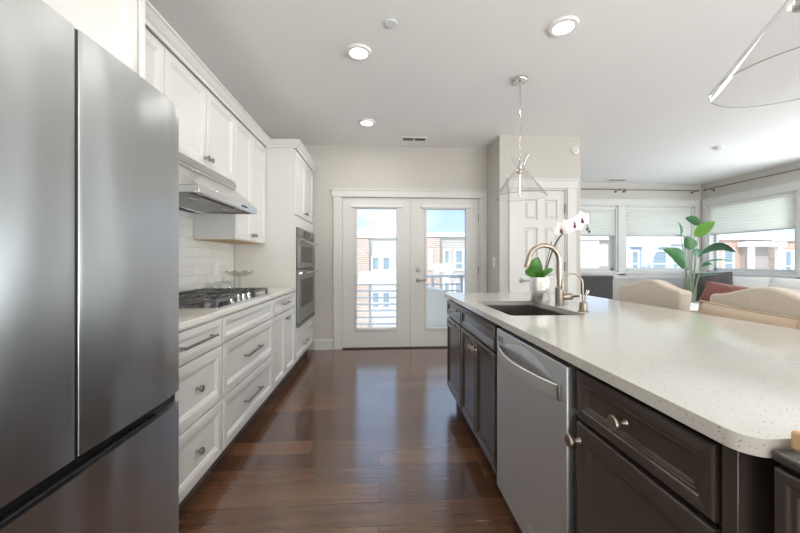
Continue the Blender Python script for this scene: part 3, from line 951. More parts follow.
def grate(y0, y1, x0, x1, cs):
    g = MB()
    zt0, zt1 = 0.952, 0.966
    w = 0.006
    for x in (x0 + w, x1 - w): g.box(x - w, x + w, y0, y1, zt0 - 0.004, zt1)
    for y in (y0 + w, y1 - w): g.box(x0, x1, y - w, y + w, zt0 - 0.004, zt1)
    for x in (x0 + w, x1 - w):
        for y in (y0 + w, y1 - w): g.box(x - 0.008, x + 0.008, y - 0.008, y + 0.008, 0.924, zt1)
    xm, ym = (x0 + x1) / 2, (y0 + y1) / 2
    if len(cs) == 2: g.box(xm - w, xm + w, y0, y1, zt0, zt1)
    for cx, cy in cs:
        for dx, dy in ((1, 0), (-1, 0), (0, 1), (0, -1)):
            lim = (x1 if dx > 0 else x0) if dx else (y1 if dy > 0 else y0)
            if len(cs) == 2 and dx:
                lim = xm if (dx > 0) == (cx < xm) else lim
            if dx: g.box(*sorted((cx + dx * 0.026, lim)), cy - 0.005, cy + 0.005, zt0, zt1 + 0.003)
            else: g.box(cx - 0.005, cx + 0.005, *sorted((cy + dy * 0.026, lim)), zt0, zt1 + 0.003)
        for dx in (-1, 1):
            for dy in (-1, 1):
                g.box(*sorted((cx + dx * 0.045, cx + dx * 0.056)), *sorted((cy + dy * 0.05, (y1 if dy > 0 else y0))), zt0, zt1)
    return build('grate', g, M['iron'], r, bevel=0.0015)
grate(1.955, 2.235, -1.405, -0.905, [(-1.28, 2.09), (-1.03, 2.09)])
grate(2.245, 2.535, -1.405, -1.00, [(-1.20, 2.39)])
grate(2.545, 2.825, -1.405, -0.905, [(-1.28, 2.69), (-1.03, 2.69)])
for i in range(5):
    y = 2.20 + 0.095 * i
    x = -0.930 if 0 < i < 4 else -0.928
    build('knob', MB().lathe([(0, 0), (0.022, 0), (0.021, 0.006), (0.017, 0.009), (0.016, 0.034), (0.013, 0.037), (0, 0.037)], (x, y, 0.924), 'z', 18), M['chrome'], r, smooth=True)

# ---- oven tower cabinet and the ovens in it
TY0, TY1 = 3.582, 4.53
r = root('oven_tower_cabinet', (-1.18, 4.05, 0), 'tall white oven tower cabinet at the end of the left run', 'cabinet')
b = MB()
b.box(XL + 0.012, FXB, TY0, TY0 + 0.02, 0.105, 2.37); b.box(XL + 0.012, FXB, TY1 - 0.02, TY1, 0.105, 2.37)
b.box(XL + 0.012, FXB, TY0 + 0.02, TY1 - 0.02, 1.60, 2.37); b.box(XL + 0.012, FXB, TY0 + 0.02, TY1 - 0.02, 0.105, 0.47)
b.box(FXB, FX, TY0, TY0 + 0.035, 0.36, 1.66); b.box(FXB, FX, TY1 - 0.035, TY1, 0.36, 1.66)
b.box(FXB, FX, TY0 + 0.035, TY1 - 0.035, 1.545, 1.66); b.box(FXB, FX, TY0 + 0.035, TY1 - 0.035, 0.37, 0.485)
build('cabinet_body', b, M['cab'], r, bevel=0.0015)
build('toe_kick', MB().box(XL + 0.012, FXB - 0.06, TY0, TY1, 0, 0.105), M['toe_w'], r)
tm = (TY0 + TY1) / 2
for a, bb, ky in ((TY0 + 0.006, tm - 0.002, tm - 0.03), (tm + 0.002, TY1 - 0.006, tm + 0.03)):
    d = front('door', lmap(FXB), a, bb, 1.675, 2.345, M['cab'], r, SHAKER)
    knob(d, FX, 1, ky, 1.735, M['nickel'])
d = front('drawer', lmap(FXB), TY0 + 0.006, TY1 - 0.006, 0.125, 0.355, M['cab'], r, SHAKER)
bar_pull(d, FX - 0.011, 1, tm, 0.24, 0.26, M['hinge'])

OY0, OY1 = 3.62, 4.492
r = root('wall_oven', (-1.1, 4.05, 0.49), 'stainless steel combination double wall oven built into the tower', 'oven')
build('oven_body', MB().box(-1.40, -0.864, OY0 + 0.01, OY1 - 0.01, 0.49, 1.54), M['dark_gap'], r)
OXF = -0.838
def oven_door(z0, z1, w0, w1, hz):
    d = build('oven_door', MB().slab('x', OXF - 0.024, OXF, OY0, OY1, z0, z1, [(OY0 + 0.11, OY1 - 0.11, w0, w1)]), M['steel_oven'], r, bevel=0.003)
    build('oven_window', MB().box(OXF - 0.020, OXF - 0.003, OY0 + 0.108, OY1 - 0.108, w0 - 0.002, w1 + 0.002), M['oven_glass'], d)
    h = MB().tube([(OXF + 0.045, OY0 + 0.06, hz), (OXF + 0.045, OY1 - 0.06, hz)], 0.012, 12)
    for y in (OY0 + 0.09, OY1 - 0.09): h.box(OXF - 0.001, OXF + 0.042, y - 0.012, y + 0.012, hz - 0.008, hz + 0.008)
    build('handle', h, M['chrome'], d, smooth=True)
    return d
oven_door(1.105, 1.445, 1.165, 1.345, 1.395)
d = oven_door(0.53, 1.095, 0.68, 0.985, 1.055)
build('emblem', MB().lathe([(0, 0), (0.014, 0), (0.014, 0.003), (0, 0.003)], (OXF, tm, 0.605), 'x', 18), M['chrome'], d)
cp = build('control_panel', MB().box(OXF - 0.024, OXF - 0.002, OY0, OY1, 1.450, 1.54), M['steel_oven'], r, bevel=0.003)
build('display', MB().box(OXF - 0.003, OXF + 0.001, tm - 0.17, tm + 0.17, 1.470, 1.522), M['oven_glass'], cp)
build('vent_trim', MB().box(OXF - 0.024, OXF + 0.004, OY0, OY1, 0.487, 0.524), M['iron'], r, bevel=0.002)

# ---- things on and above the left worktop
r = root('glass_compote', (-1.34, 3.36, 0.914), 'footed clear glass bowl with scalloped rim on the left worktop', 'bowl')
cm = MB()
prof = [(0, 0.0), (0.050, 0.002), (0.048, 0.008), (0.014, 0.016), (0.010, 0.03), (0.016, 0.05), (0.009, 0.07), (0.016, 0.09), (0.010, 0.104), (0.02, 0.115), (0.07, 0.128), (0.105, 0.15), (0.126, 0.172)]
inner = [(0.120, 0.172), (0.100, 0.155), (0.066, 0.134), (0, 0.122)]
cm.lathe(prof + inner, (-1.34, 3.36, 0.914), 'z', 48)
for i, v in enumerate(cm.v):
    dz = v.z - 0.914
    if dz > 0.13:
        a = math.atan2(v.y - 3.36, v.x + 1.34)
        v.z += 0.010 * math.cos(8 * a) * (dz - 0.13) / 0.042
build('bowl', cm, M['clear'], r, smooth=True)
r = root('cake_dome', (-1.34, 3.02, 0.914), 'low clear glass cloche with knob behind the cooktop', 'cloche')
build('plate', MB().lathe([(0, 0), (0.085, 0), (0.112, 0.008), (0.112, 0.013), (0.085, 0.008), (0, 0.006)], (-1.34, 3.02, 0.914), 'z', 32), M['clear'], r, smooth=True)
dm = build('dome', MB().lathe([(0.096, 0.013), (0.099, 0.05), (0.090, 0.078), (0.06, 0.094), (0.0, 0.10), (0.0, 0.096), (0.058, 0.090), (0.086, 0.075), (0.095, 0.05), (0.092, 0.013)], (-1.34, 3.02, 0.914), 'z', 32, closed=False), M['clear'], r, smooth=True)
build('knob', MB().lathe([(0, 0.097), (0.006, 0.098), (0.006, 0.108), (0.014, 0.116), (0.012, 0.126), (0, 0.130)], (-1.34, 3.02, 0.914), 'z', 16), M['clear'], dm, smooth=True)

r = root('wall_outlet', (XL + 0.008, 3.20, 1.05), 'white outlet plate on the subway tile above the worktop', 'outlet')
build('cover_plate', MB().box(XL + 0.008, XL + 0.014, 3.165, 3.235, 1.05, 1.165), M['plastic'], r, bevel=0.002)
for z in (1.083, 1.132):
    build('socket', MB().box(XL + 0.013, XL + 0.0155, 3.185, 3.215, z - 0.014, z + 0.014), M['ceramic'], r, bevel=0.001)
# ------------------------------------------------------------------ island
IX = 0.567               # outer face of the island fronts
IXB = IX + 0.021
ITOP = 0.914
IY0, IY1, IX0, IX1 = 0.474, 2.855, 0.553, 1.637
SX0, SX1, SY0, SY1 = 0.645, 1.035, 1.63, 2.25      # sink opening

outer = []
for cx, cy, a0, rr in ((IX1 - 0.03, IY1 - 0.03, 0, 0.03), (IX0 + 0.03, IY1 - 0.03, 90, 0.03), (IX0 + 0.04, IY0 + 0.04, 180, 0.04), (IX1 - 0.04, IY0 + 0.04, 270, 0.04)):
    for i in range(7):
        a = R(a0 + 15.0 * i); outer.append((cx + rr * math.cos(a), cy + rr * math.sin(a)))
w = build('island_worktop', MB().plate(outer, 0.8845, ITOP, rounded_rect(SX0, SX1, SY0, SY1, 0.03, 4)), M['quartz'], bevel=0.004, loc=(0, 0, 0.8845))
tag(w, 'speckled white quartz worktop of the kitchen island', 'worktop')

# sink
r = root('sink', ((SX0 + SX1) / 2, (SY0 + SY1) / 2, 0.68), 'rectangular stainless steel undermount sink in the island', 'sink')
b = MB()
t = 0.006
b.box(SX0 - t, SX1 + t, SY0 - t, SY1 + t, 0.674, 0.68)
b.box(SX0 - t, SX0, SY0, SY1, 0.68, 0.884); b.box(SX1, SX1 + t, SY0, SY1, 0.68, 0.884)
b.box(SX0 - t, SX1 + t, SY0 - t, SY0, 0.68, 0.884); b.box(SX0 - t, SX1 + t, SY1, SY1 + t, 0.68, 0.884)
build('basin', b, M['steel_sink'], r)
build('drain', MB().lathe([(0, 0), (0.045, 0), (0.045, 0.004), (0.036, 0.006), (0.02, 0.002), (0, 0.002)], ((SX0 + SX1) / 2, (SY0 + SY1) / 2, 0.68), 'z', 24), M['chrome'], r, smooth=True)

EM = M['espresso']
def island_cabinet(y0, y1, label, fronts, x1=1.19, top=0.884):
    r = root('island_cabinet', ((IXB + x1) / 2, (y0 + y1) / 2, 0), label, 'cabinet', 'dark stained cabinets of the island')
    if fronts == 'sink':     # open box, so the sink hangs free inside
        b = MB()
        b.box(IXB, IXB + 0.02, y0, y1, 0.11, top); b.box(x1 - 0.02, x1, y0, y1, 0.11, top)
        b.box(IXB + 0.02, x1 - 0.02, y0, y0 + 0.018, 0.11, top); b.box(IXB + 0.02, x1 - 0.02, y1 - 0.018, y1, 0.11, top)
        b.box(IXB + 0.02, x1 - 0.02, y0 + 0.018, y1 - 0.018, 0.11, 0.13)
        build('cabinet_body', b, EM, r)
    else:
        carcass(r, IXB, x1, y0, y1, 0.11, top, EM)
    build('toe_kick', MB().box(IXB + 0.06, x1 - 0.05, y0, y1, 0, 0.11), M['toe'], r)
    g = 0.008
    if fronts == 'sink':
        front('false_drawer_front', rmap(IXB), y0 + g, y1 - g, 0.735, 0.868, EM, r, RAISED_SLIM)
        ym = (y0 + y1) / 2
        for a, bb, ky in ((y0 + g, ym - 0.002, ym - 0.032), (ym + 0.002, y1 - g, ym + 0.032)):
            d = front('door', rmap(IXB), a, bb, 0.150, 0.722, EM, r, RAISED)
            knob(d, IX, -1, ky, 0.665, M['nickel'], 0.017)
    elif fronts == 'end':
        for i, (a, bb) in enumerate(((0.735, 0.868),)):
            d = front('drawer', rmap(IXB), y0 + g, y1 - g, a, bb, EM, r, RAISED_SLIM)
            knob(d, IX, -1, (y0 + y1) / 2, (a + bb) / 2, M['nickel'], 0.017)
        d = front('door', rmap(IXB), y0 + g, y1 - g, 0.150, 0.722, EM, r, RAISED)
        bar_pull(d, IX + 0.004, -1, (y0 + y1) / 2, 0.690, 0.10, M['nickel'])
    else:
        d = front('drawer', rmap(IXB), y0 + g, y1 - g, 0.735, 0.868, EM, r, RAISED_SLIM)
        knob(d, IX + 0.004, -1, (y0 + y1) / 2 + 0.01, 0.806, M['nickel'], 0.018)
        d = front('door', rmap(IXB), y0 + g, y1 - g, 0.150, 0.722, EM, r, RAISED)
        knob(d, IX, -1, y1 - 0.024, 0.672, M['nickel'], 0.018)
    return r
island_cabinet(2.335, 2.82, 'narrow dark island cabinet at the end by the balcony doors', 'end')
island_cabinet(1.625, 2.335, 'dark island cabinet with two doors under the sink', 'sink')
island_cabinet(0.536, 0.955, 'dark island cabinet with one drawer and door right of the dishwasher', 'near')

r = root('island_end_panel', (0.9, 0.53, 0), 'plain dark panel closing the near end of the island', 'panel')
build('panel', MB().box(IX + 0.004, 1.19, 0.508, 0.534, 0.0, 0.884), EM, r, bevel=0.0015)
r = root('island_back_panel', (1.2, 1.7, 0), 'long dark panel on the seating side of the island', 'panel')
build('panel', MB().box(1.192, 1.212, 0.515, 2.82, 0.0, 0.884), EM, r, bevel=0.0015)

# dishwasher
DY0, DY1 = 0.985, 1.592
r = root('dishwasher', (0.85, (DY0 + DY1) / 2, 0), 'stainless steel dishwasher with bowed handle built into the island', 'dishwasher')
build('tub', MB().box(IXB + 0.012, 1.17, 0.972, 1.610, 0.03, 0.872), M['black'], r)
pn = build('door_panel', MB().box(IX - 0.006, IXB + 0.011, DY0, DY1, 0.115, 0.864), M['steel_dw'], r, bevel=0.004)
hd = MB()
n = 22
outer_pts, inner_pts = [], []
for i in range(n + 1):
    t_ = i / n
    y = DY0 + 0.035 + (DY1 - DY0 - 0.07) * t_
    b_ = math.sin(PI * t_) ** 0.8
    outer_pts.append((IX - 0.012 - 0.050 * b_, y)); inner_pts.append((IX - 0.005 - 0.047 * b_, y))
hd.prism(outer_pts + inner_pts[::-1], 'z', 0.752, 0.797)
build('handle', hd, M['steel_handle'], pn, bevel=0.003, smooth=True, label='bowed flat steel handle')
for y in (DY0 + 0.034, DY1 - 0.034):
    build('handle_cap', MB().box(IX - 0.016, IX - 0.006, y - 0.007, y + 0.007, 0.750, 0.799), M['hinge'], pn, bevel=0.002)
# shallow scoop behind the handle
sc = MB()
vs, fs = [], []
nu, nv = 18, 8
for i in range(nu + 1):
    for j in range(nv + 1):
        u, v = i / nu, j / nv
        y = DY0 + 0.05 + (DY1 - DY0 - 0.10) * u
        hgt = 0.070 * math.sin(PI * u) ** 0.7
        z = 0.775 + hgt * v
        vs.append((IX - 0.0063 - 0.006 * math.sin(PI * v) * math.sin(PI * u), y, z))
for i in range(nu):
    for j in range(nv):
        a = i * (nv + 1) + j
        fs.append((a, a + 1, a + nv + 2, a + nv + 1))
sc.add(vs, fs)
build('pocket_moulding', sc, M['steel_dw'], pn, smooth=True)
for k in range(3):
    build('vent_slot', MB().box(IX - 0.0075, IX - 0.005, DY1 - 0.085, DY1 - 0.02, 0.828 - k * 0.009, 0.832 - k * 0.009), M['black'], pn)
em = MB()
y = DY0 + 0.30
for k in range(9):
    hh = (0.012, 0.007, 0.008, 0.006, 0.012, 0.008, 0.007, 0.012, 0.009)[k]
    em.box(IX - 0.0085, IX - 0.005, y - k * 0.009 - 0.002, y - k * 0.009 + 0.002, 0.185, 0.185 + hh)
em.box(IX - 0.0075, IX - 0.005, y - 0.075, y + 0.004, 0.184, 0.187)
build('emblem', em, M['chrome'], pn, label='small raised chrome emblem')
build('kick_plate', MB().box(IXB + 0.03, IXB + 0.05, DY0, DY1, 0.0, 0.11), M['black'], r)

# lower cabinet butted against the island end, and the board lying on it
r = root('side_cabinet', (1.0, -0.1, 0), 'dark panelled low cabinet against the near end of the island worktop', 'cabinet')
SCX, SCY = 0.588, 0.472
carcass(r, SCX + 0.012, 1.15, -0.55, SCY - 0.002, 0.08, 0.882, EM)
build('cabinet_top', MB().box(SCX - 0.008, 1.17, -0.57, SCY, 0.884, 0.902), EM, r, bevel=0.006, seg=3)
front('side_panel', rmap(SCX + 0.012), -0.10, SCY - 0.002, 0.10, 0.876, EM, r, [(0, 0), (0, 0.014), (0.003, 0.017), (0.016, 0.017), (0.020, 0.012), (0.026, 0.013), (0.032, 0.004)])
front('side_panel', rmap(SCX + 0.012), -0.54, -0.11, 0.10, 0.876, EM, r, [(0, 0), (0, 0.014), (0.003, 0.017), (0.016, 0.017), (0.020, 0.012), (0.026, 0.013), (0.032, 0.004)])
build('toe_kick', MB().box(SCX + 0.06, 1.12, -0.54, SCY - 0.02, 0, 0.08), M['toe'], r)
r = root('cutting_board', (0.78, 0.28, 0.902), 'pale maple wood board on the dark low cabinet at the right edge', 'board')
build('board', MB().box(0.592, 0.95, 0.10, 0.457, 0.908, 0.938), M['board'], r, bevel=0.006, seg=3)
for x in (0.64, 0.91):
    for y in (0.14, 0.40):
        build('foot', MB().cyl((x, y, 0.902), (x, y, 0.909), 0.012), M['black'], r)

# ---- faucet
FXX, FYY = 1.092, 2.00
r = root('kitchen_faucet', (FXX, FYY, ITOP), 'brushed nickel gooseneck kitchen faucet behind the sink', 'faucet')
build('body', MB().lathe([(0, 0), (0.028, 0), (0.028, 0.006), (0.0235, 0.010), (0.0235, 0.105), (0.017, 0.112), (0, 0.112)], (FXX, FYY, ITOP), 'z', 22), M['nickel'], r, smooth=True)
RR = 0.098
arc = [Vector((FXX, FYY, ITOP + 0.10)), Vector((FXX, FYY, ITOP + 0.18))]
for i in range(0, 19):
    a = PI * 0.94 * i / 18
    arc.append(Vector((FXX - RR + RR * math.cos(a), FYY - 0.01 * i / 18, ITOP + 0.265 + RR * math.sin(a))))
build('spout', MB().tube(arc, 0.0145, 14), M['nickel'], r, smooth=True)
e0 = arc[-1]; dv = (arc[-1] - arc[-2]).normalized()
e1 = e0 + dv * 0.055
build('spray_head', MB().tube([e0 - dv * 0.004, e0 + dv * 0.006, e1 - dv * 0.006, e1], [0.0150, 0.0165, 0.0165, 0.0145], 16), M['nickel'], r, smooth=True)
hz = ITOP + 0.052
build('handle', MB().lathe([(0, 0), (0.019, 0), (0.021, 0.01), (0.021, 0.055), (0.018, 0.062), (0, 0.062)], (FXX + 0.018, FYY, hz), 'x', 18).tube([(FXX + 0.06, FYY, hz), (FXX + 0.078, FYY - 0.02, hz + 0.004), (FXX + 0.088, FYY - 0.07, hz + 0.01)], [0.008, 0.007, 0.005], 10), M['nickel'], r, smooth=True)

# ---- filtered water tap
TX, TY = 1.085, 1.745
r = root('water_tap', (TX, TY, ITOP), 'slim brushed nickel filtered water tap nearer than the faucet', 'tap')
build('body', MB().lathe([(0, 0), (0.026, 0), (0.026, 0.004), (0.021, 0.008), (0.0185, 0.048), (0.012, 0.052), (0, 0.052)], (TX, TY, ITOP), 'z', 20), M['nickel'], r, smooth=True)
RR = 0.056
arc = [Vector((TX - 0.004, TY, ITOP + 0.05)), Vector((TX - 0.004, TY, ITOP + 0.10))]
for i in range(15):
    a = PI * i / 14
    arc.append(Vector((TX - 0.004 - RR + RR * math.cos(a), TY, ITOP + 0.145 + RR * math.sin(a))))
arc.append(arc[-1] + Vector((0, 0, -0.02)))
build('spout', MB().tube(arc, 0.0048, 10), M['nickel'], r, smooth=True)
build('nozzle', MB().cyl(arc[-1] + Vector((0, 0, 0.014)), arc[-1] + Vector((0, 0, -0.008)), 0.0075), M['nickel'], r, smooth=True)
build('handle', MB().tube([(TX + 0.008, TY, ITOP + 0.048), (TX + 0.012, TY, ITOP + 0.085), (TX + 0.020, TY - 0.004, ITOP + 0.104), (TX + 0.026, TY - 0.004, ITOP + 0.112)], [0.004, 0.005, 0.009, 0.006], 10), M['chrome'], r, smooth=True)

# ---- orchid in a mirrored vase
OX, OY = 1.057, 2.18
r = root('potted_orchid', (OX, OY, ITOP), 'white orchid with purple centres in a mirrored silver pot on the island', 'orchid')
def hexp(rx, k=8, rot=0.2):
    return [(OX + rx * math.cos(2 * PI * i / k + rot), OY + rx * math.sin(2 * PI * i / k + rot)) for i in range(k)]
p = MB()
k = 10
vs, fs = [], []
levels = [(0.058, 0.0), (0.061, 0.006), (0.062, 0.160), (0.059, 0.165), (0.055, 0.155), (0.052, 0.10)]
for rr, h in levels:
    vs += [(x, y, ITOP + h) for x, y in hexp(rr, k)]
for i in range(len(levels) - 1):
    for q in range(k):
        fs.append((i * k + q, i * k + (q + 1) % k, (i + 1) * k + (q + 1) % k, (i + 1) * k + q))
fs.append(tuple(range(k))); fs.append(tuple((len(levels) - 1) * k + q for q in range(k)))
p.add(vs, fs)
build('pot', p, M['mercury'], r, bevel=0.002)
build('moss', MB().lathe([(0, 0.135), (0.053, 0.13), (0.03, 0.148), (0, 0.152)], (OX, OY, ITOP), 'z', 14), M['soil'], r)

def leaf_mesh(base, tip, side, width, bow, nseg=10, fold=0.25, prof=None):
    """a blade from base to tip, bowed by vector bow, spread along vector side, with real thickness"""
    base, tip, side, bow = Vector(base), Vector(tip), Vector(side).normalized(), Vector(bow)
    vs, fs = [], []
    ax = (tip - base)
    nm = ax.cross(side).normalized()
    cols = (-1, -0.5, 0, 0.5, 1)
    th = max(0.0012, width * 0.012)
    for layer in (0, 1):
        for i in range(nseg + 1):
            t_ = i / nseg
            w_ = width * (math.sin(PI * min(1, t_ ** 0.75)) ** 0.8 if prof is None else prof(t_))
            w_ = max(w_, 0.0008)
            c_ = base + ax * t_ + bow * (4 * t_ * (1 - t_))
            for q in cols:
                vs.append(c_ + side * (q * w_) + nm * (fold * abs(q) * w_ + (th if layer else 0)))
    m = len(cols); L_ = (nseg + 1) * m
    for i in range(nseg):
        for q in range(m - 1):
            a = i * m + q
            fs.append((a, a + 1, a + m + 1, a + m)); fs.append((L_ + a, L_ + a + m, L_ + a + m + 1, L_ + a + 1))
        for q in (0, m - 1):
            a = i * m + q
            fs.append((a, a + m, L_ + a + m, L_ + a))
    for i in (0, nseg):
        for q in range(m - 1):
            a = i * m + q
            fs.append((a, a + 1, L_ + a + 1, L_ + a))
    return MB().add(vs, fs)
ob = Vector((OX, OY, ITOP + 0.15))
for tip, sd, wd, bow in (((-0.050, -0.03, 0.085), (0.9, 0.1, 0.35), 0.050, (-0.03, 0, 0.02)), ((0.0, 0.02, 0.145), (1, 0.1, -0.1), 0.052, (-0.012, 0.01, 0.02)),
                         ((0.03, -0.05, 0.075), (0.9, 0.2, 0.1), 0.044, (0.02, -0.02, 0.01)), ((0.055, 0.06, 0.04), (0.5, -0.6, 0.3), 0.03, (0.02, 0.0, 0.04))):
    build('leaf', leaf_mesh(ob, ob + Vector(tip), sd, wd, bow), M['orchid_leaf'], r, smooth=True)
st = bez((OX + 0.015, OY, ITOP + 0.14), (OX + 0.09, OY, ITOP + 0.30), (OX + 0.075, OY - 0.02, ITOP + 0.50), 18, (OX + 0.295, OY - 0.05, ITOP + 0.515))
stem = build('flower_stem', MB().tube(st, [0.0055] * 12 + [0.0035] * 7, 8), M['orchid_stem'], r, smooth=True)
build('stake', MB().cyl((OX + 0.012, OY + 0.004, ITOP + 0.12), (OX + 0.085, OY + 0.004, ITOP + 0.40), 0.0025), M['orchid_stem'], r)
def orchid_flower(c, facing, size, roll=0.0):
    c = Vector(c)
    rot = Vector(facing).to_track_quat('Z', 'Y').to_matrix().to_4x4()
    T = Matrix.Translation(c) @ rot @ Matrix.Rotation(roll, 4, 'Z')
    mb = MB()
    for ang, ln, wd in ((90, 1.0, 0.34), (210, 0.95, 0.32), (330, 0.95, 0.32), (15, 1.0, 0.52), (165, 1.0, 0.52)):
        a = R(ang)
        d = Vector((math.cos(a), math.sin(a), 0)); sd = Vector((-math.sin(a), math.cos(a), 0))
        lf_ = leaf_mesh((0, 0, 0.002 if wd > 0.4 else 0), d * size * ln + Vector((0, 0, 0.10 * size)), sd, size * wd, (0, 0, size * 0.10), 8, 0.12, lambda t_: math.sin(PI * (0.06 + 0.94 * t_) ** 0.9) ** 0.6)
        mb.add(lf_.v, lf_.f)
    f = build('flower', mb.xf(T), M['petal'], r, smooth=True)
    lip = MB().sphere((0, -0.012, size * 0.2), size * 0.15, size * 0.22, size * 0.18, 10, 6)
    lip.sphere((0, 0.004, size * 0.22), size * 0.09, size * 0.09, size * 0.14, 8, 5)
    build('flower_lip', lip.xf(T), M['petal_core'], f, smooth=True)
zz = 1.40
orchid_flower((OX + 0.115, OY - 0.06, 1.385), (-0.55, -0.7, -0.25), 0.056, 0.2)
orchid_flower((OX + 0.160, OY - 0.035, 1.400), (-0.3, -0.8, 0.1), 0.056, 0.1)
orchid_flower((OX + 0.200, OY - 0.06, 1.418), (-0.1, -0.95, -0.1), 0.058, -0.1)
orchid_flower((OX + 0.240, OY - 0.07, 1.447), (0.0, -0.95, 0.05), 0.058, 0.15)
orchid_flower((OX + 0.295, OY - 0.06, 1.450), (0.9, -0.35, -0.05), 0.05, 0.3)
for dx, dz in ((0.293, -0.06), (0.307, -0.075)):
    build('bud', MB().sphere((OX + dx, OY - 0.05, 1.45 + dz), 0.007, 0.007, 0.010, 10, 6).tube([(OX + dx, OY - 0.05, 1.45 + dz + 0.008), (OX + 0.29, OY - 0.05, 1.425)], 0.0015, 6), M['orchid_stem'], r, smooth=True)

# ---- pendants over the island
def pendant(x, y, label):
    r = root('pendant_light', (x, y, 1.70), label, 'pendant light', 'clear glass pendants over the island')
    build('canopy', MB().lathe([(0, 0), (0.062, 0), (0.062, -0.012), (0.055, -0.022), (0.012, -0.026), (0.010, -0.04), (0, -0.04)], (x, y, CEIL), 'z', 28), M['chrome'], r, smooth=True)
    for a in (0.6, 3.74):
        build('canopy_screw', MB().sphere((x + 0.045 * math.cos(a), y + 0.045 * math.sin(a), CEIL - 0.026), 0.006, seg=8, rings=6), M['chrome'], r, smooth=True)
    build('rod', MB().cyl((x, y, CEIL - 0.038), (x, y, 2.165), 0.0042).sphere((x, y, 2.43), 0.008, 0.008, 0.018, 10, 8), M['chrome'], r, smooth=True)
    for i in range(3):
        z = 2.150 - i * 0.026
        pts = []
        for k in range(12):
            a = 2 * PI * k / 12
            u = 0.009 * math.cos(a)
            pts.append((x + (u if i % 2 else 0), y + (0 if i % 2 else u), z + 0.016 * math.sin(a)))
        build('chain_link', MB().tube(pts, 0.0022, 6, closed=True), M['chrome'], r, smooth=True)
    build('stem_cap', MB().lathe([(0, 0.0), (0.006, 0), (0.009, -0.012), (0.009, -0.075), (0.018, -0.085), (0.030, -0.13), (0.030, -0.150), (0.024, -0.152), (0, -0.152)], (x, y, 2.088), 'z', 20), M['chrome'], r, smooth=True)
    t = 0.0022
    prof = [(0.076, 2.075), (0.056, 2.035), (0.040, 2.005), (0.035, 1.99), (0.038, 1.975), (0.060, 1.945), (0.105, 1.885), (0.160, 1.812), (0.202, 1.752), (0.216, 1.734)]
    full = [(a, b - 1.70) for a, b in prof] + [(a - t * 0.8, b - 1.70 + t * 0.5) for a, b in prof[::-1]]
    build('glass_shade', MB().lathe(full, (x, y, 1.70), 'z', 64, closed=True), M['shade_glass'], r, smooth=True)
    build('shade_rim', MB().tube([(x + 0.2155 * math.cos(2 * PI * k / 64), y + 0.2155 * math.sin(2 * PI * k / 64), 1.7335) for k in range(64)], 0.0012, 6, closed=True), M['rim_glass'], r, smooth=True)
    bulb = build('bulb', MB().lathe([(0.008, 0.235), (0.014, 0.225), (0.015, 0.21), (0.015, 0.02), (0.010, 0.006), (0, 0.0)], (x, y, 1.705), 'z', 20), M['bulb'], r, smooth=True)
    build('bulb_base', MB().cyl((x, y, 1.93), (x, y, 1.945), 0.0135), M['chrome'], bulb)
    build('filament', MB().tube([(x + 0.0035 * math.cos(k * 1.1), y + 0.0035 * math.sin(k * 1.1), 1.76 + 0.16 * k / 40) for k in range(41)], 0.0013, 6), M['filament'], bulb)
pendant(1.205, 2.84, 'clear glass funnel pendant light hanging above the far end of the island')
pendant(1.265, 0.93, 'clear glass funnel pendant light cut off by the top right corner of the picture')
# ------------------------------------------------------------------ ceiling fittings
def recessed(x, y, label, power=None):
    r = root('ceiling_light', (x, y, CEIL - 0.03), label, 'ceiling light', 'round recessed ceiling lights')
    build('trim_ring', MB().lathe([(0.066, -0.016), (0.088, -0.014), (0.094, 0.0), (0.066, 0.0)], (x, y, CEIL), 'z', 36, closed=True), M['plastic'], r, smooth=True)
    build('diffuser', MB().lathe([(0, -0.001), (0.066, -0.001), (0.066, -0.013), (0.05, -0.017), (0, -0.018)], (x, y, CEIL), 'z', 32), M['lamp_on'], r, smooth=True)
    d = bpy.data.lights.new('ceiling_lamp', 'AREA')
    d.shape = 'DISK'; d.size = 0.13
    d.energy = CEIL_POWER if power is None else power
    d.color = (1.0, 0.97, 0.92)
    o = bpy.data.objects.new('lamp_light', d)
    COL.objects.link(o); o.parent = r; o.location = (0, 0, 0.005)
recessed(-0.15, 2.54, 'round ceiling light nearer the camera on the left of the kitchen ceiling')
recessed(-0.135, 3.82, 'round ceiling light nearest the balcony doors')
recessed(1.217, 2.18, 'round ceiling light above the island left of the big glass shade')
recessed(-0.15, 1.26, 'round ceiling light above the aisle, out of the picture', 3.5)
recessed(-0.15, -0.10, 'round ceiling light above the spot where the photo was taken', 3.5)
recessed(-0.15, -1.40, 'round ceiling light above the aisle, far behind the camera')
recessed(2.9, 0.9, 'round ceiling light over the open floor beside the island')
recessed(2.9, -1.2, 'round ceiling light over the open floor behind the camera')
recessed(5.0, 2.2, 'round ceiling light above the sofa side of the living room')

r = root('sprinkler_cover', (0.078, 2.22, CEIL - 0.012), 'small white round sprinkler cover between the ceiling lights', 'sprinkler')
build('cover_plate', MB().lathe([(0, 0), (0.034, 0), (0.042, -0.006), (0.040, -0.012), (0, -0.013)], (0.078, 2.22, CEIL), 'z', 28), mat('cool_white_cover', (222, 226, 230), 0.4), r, smooth=True)

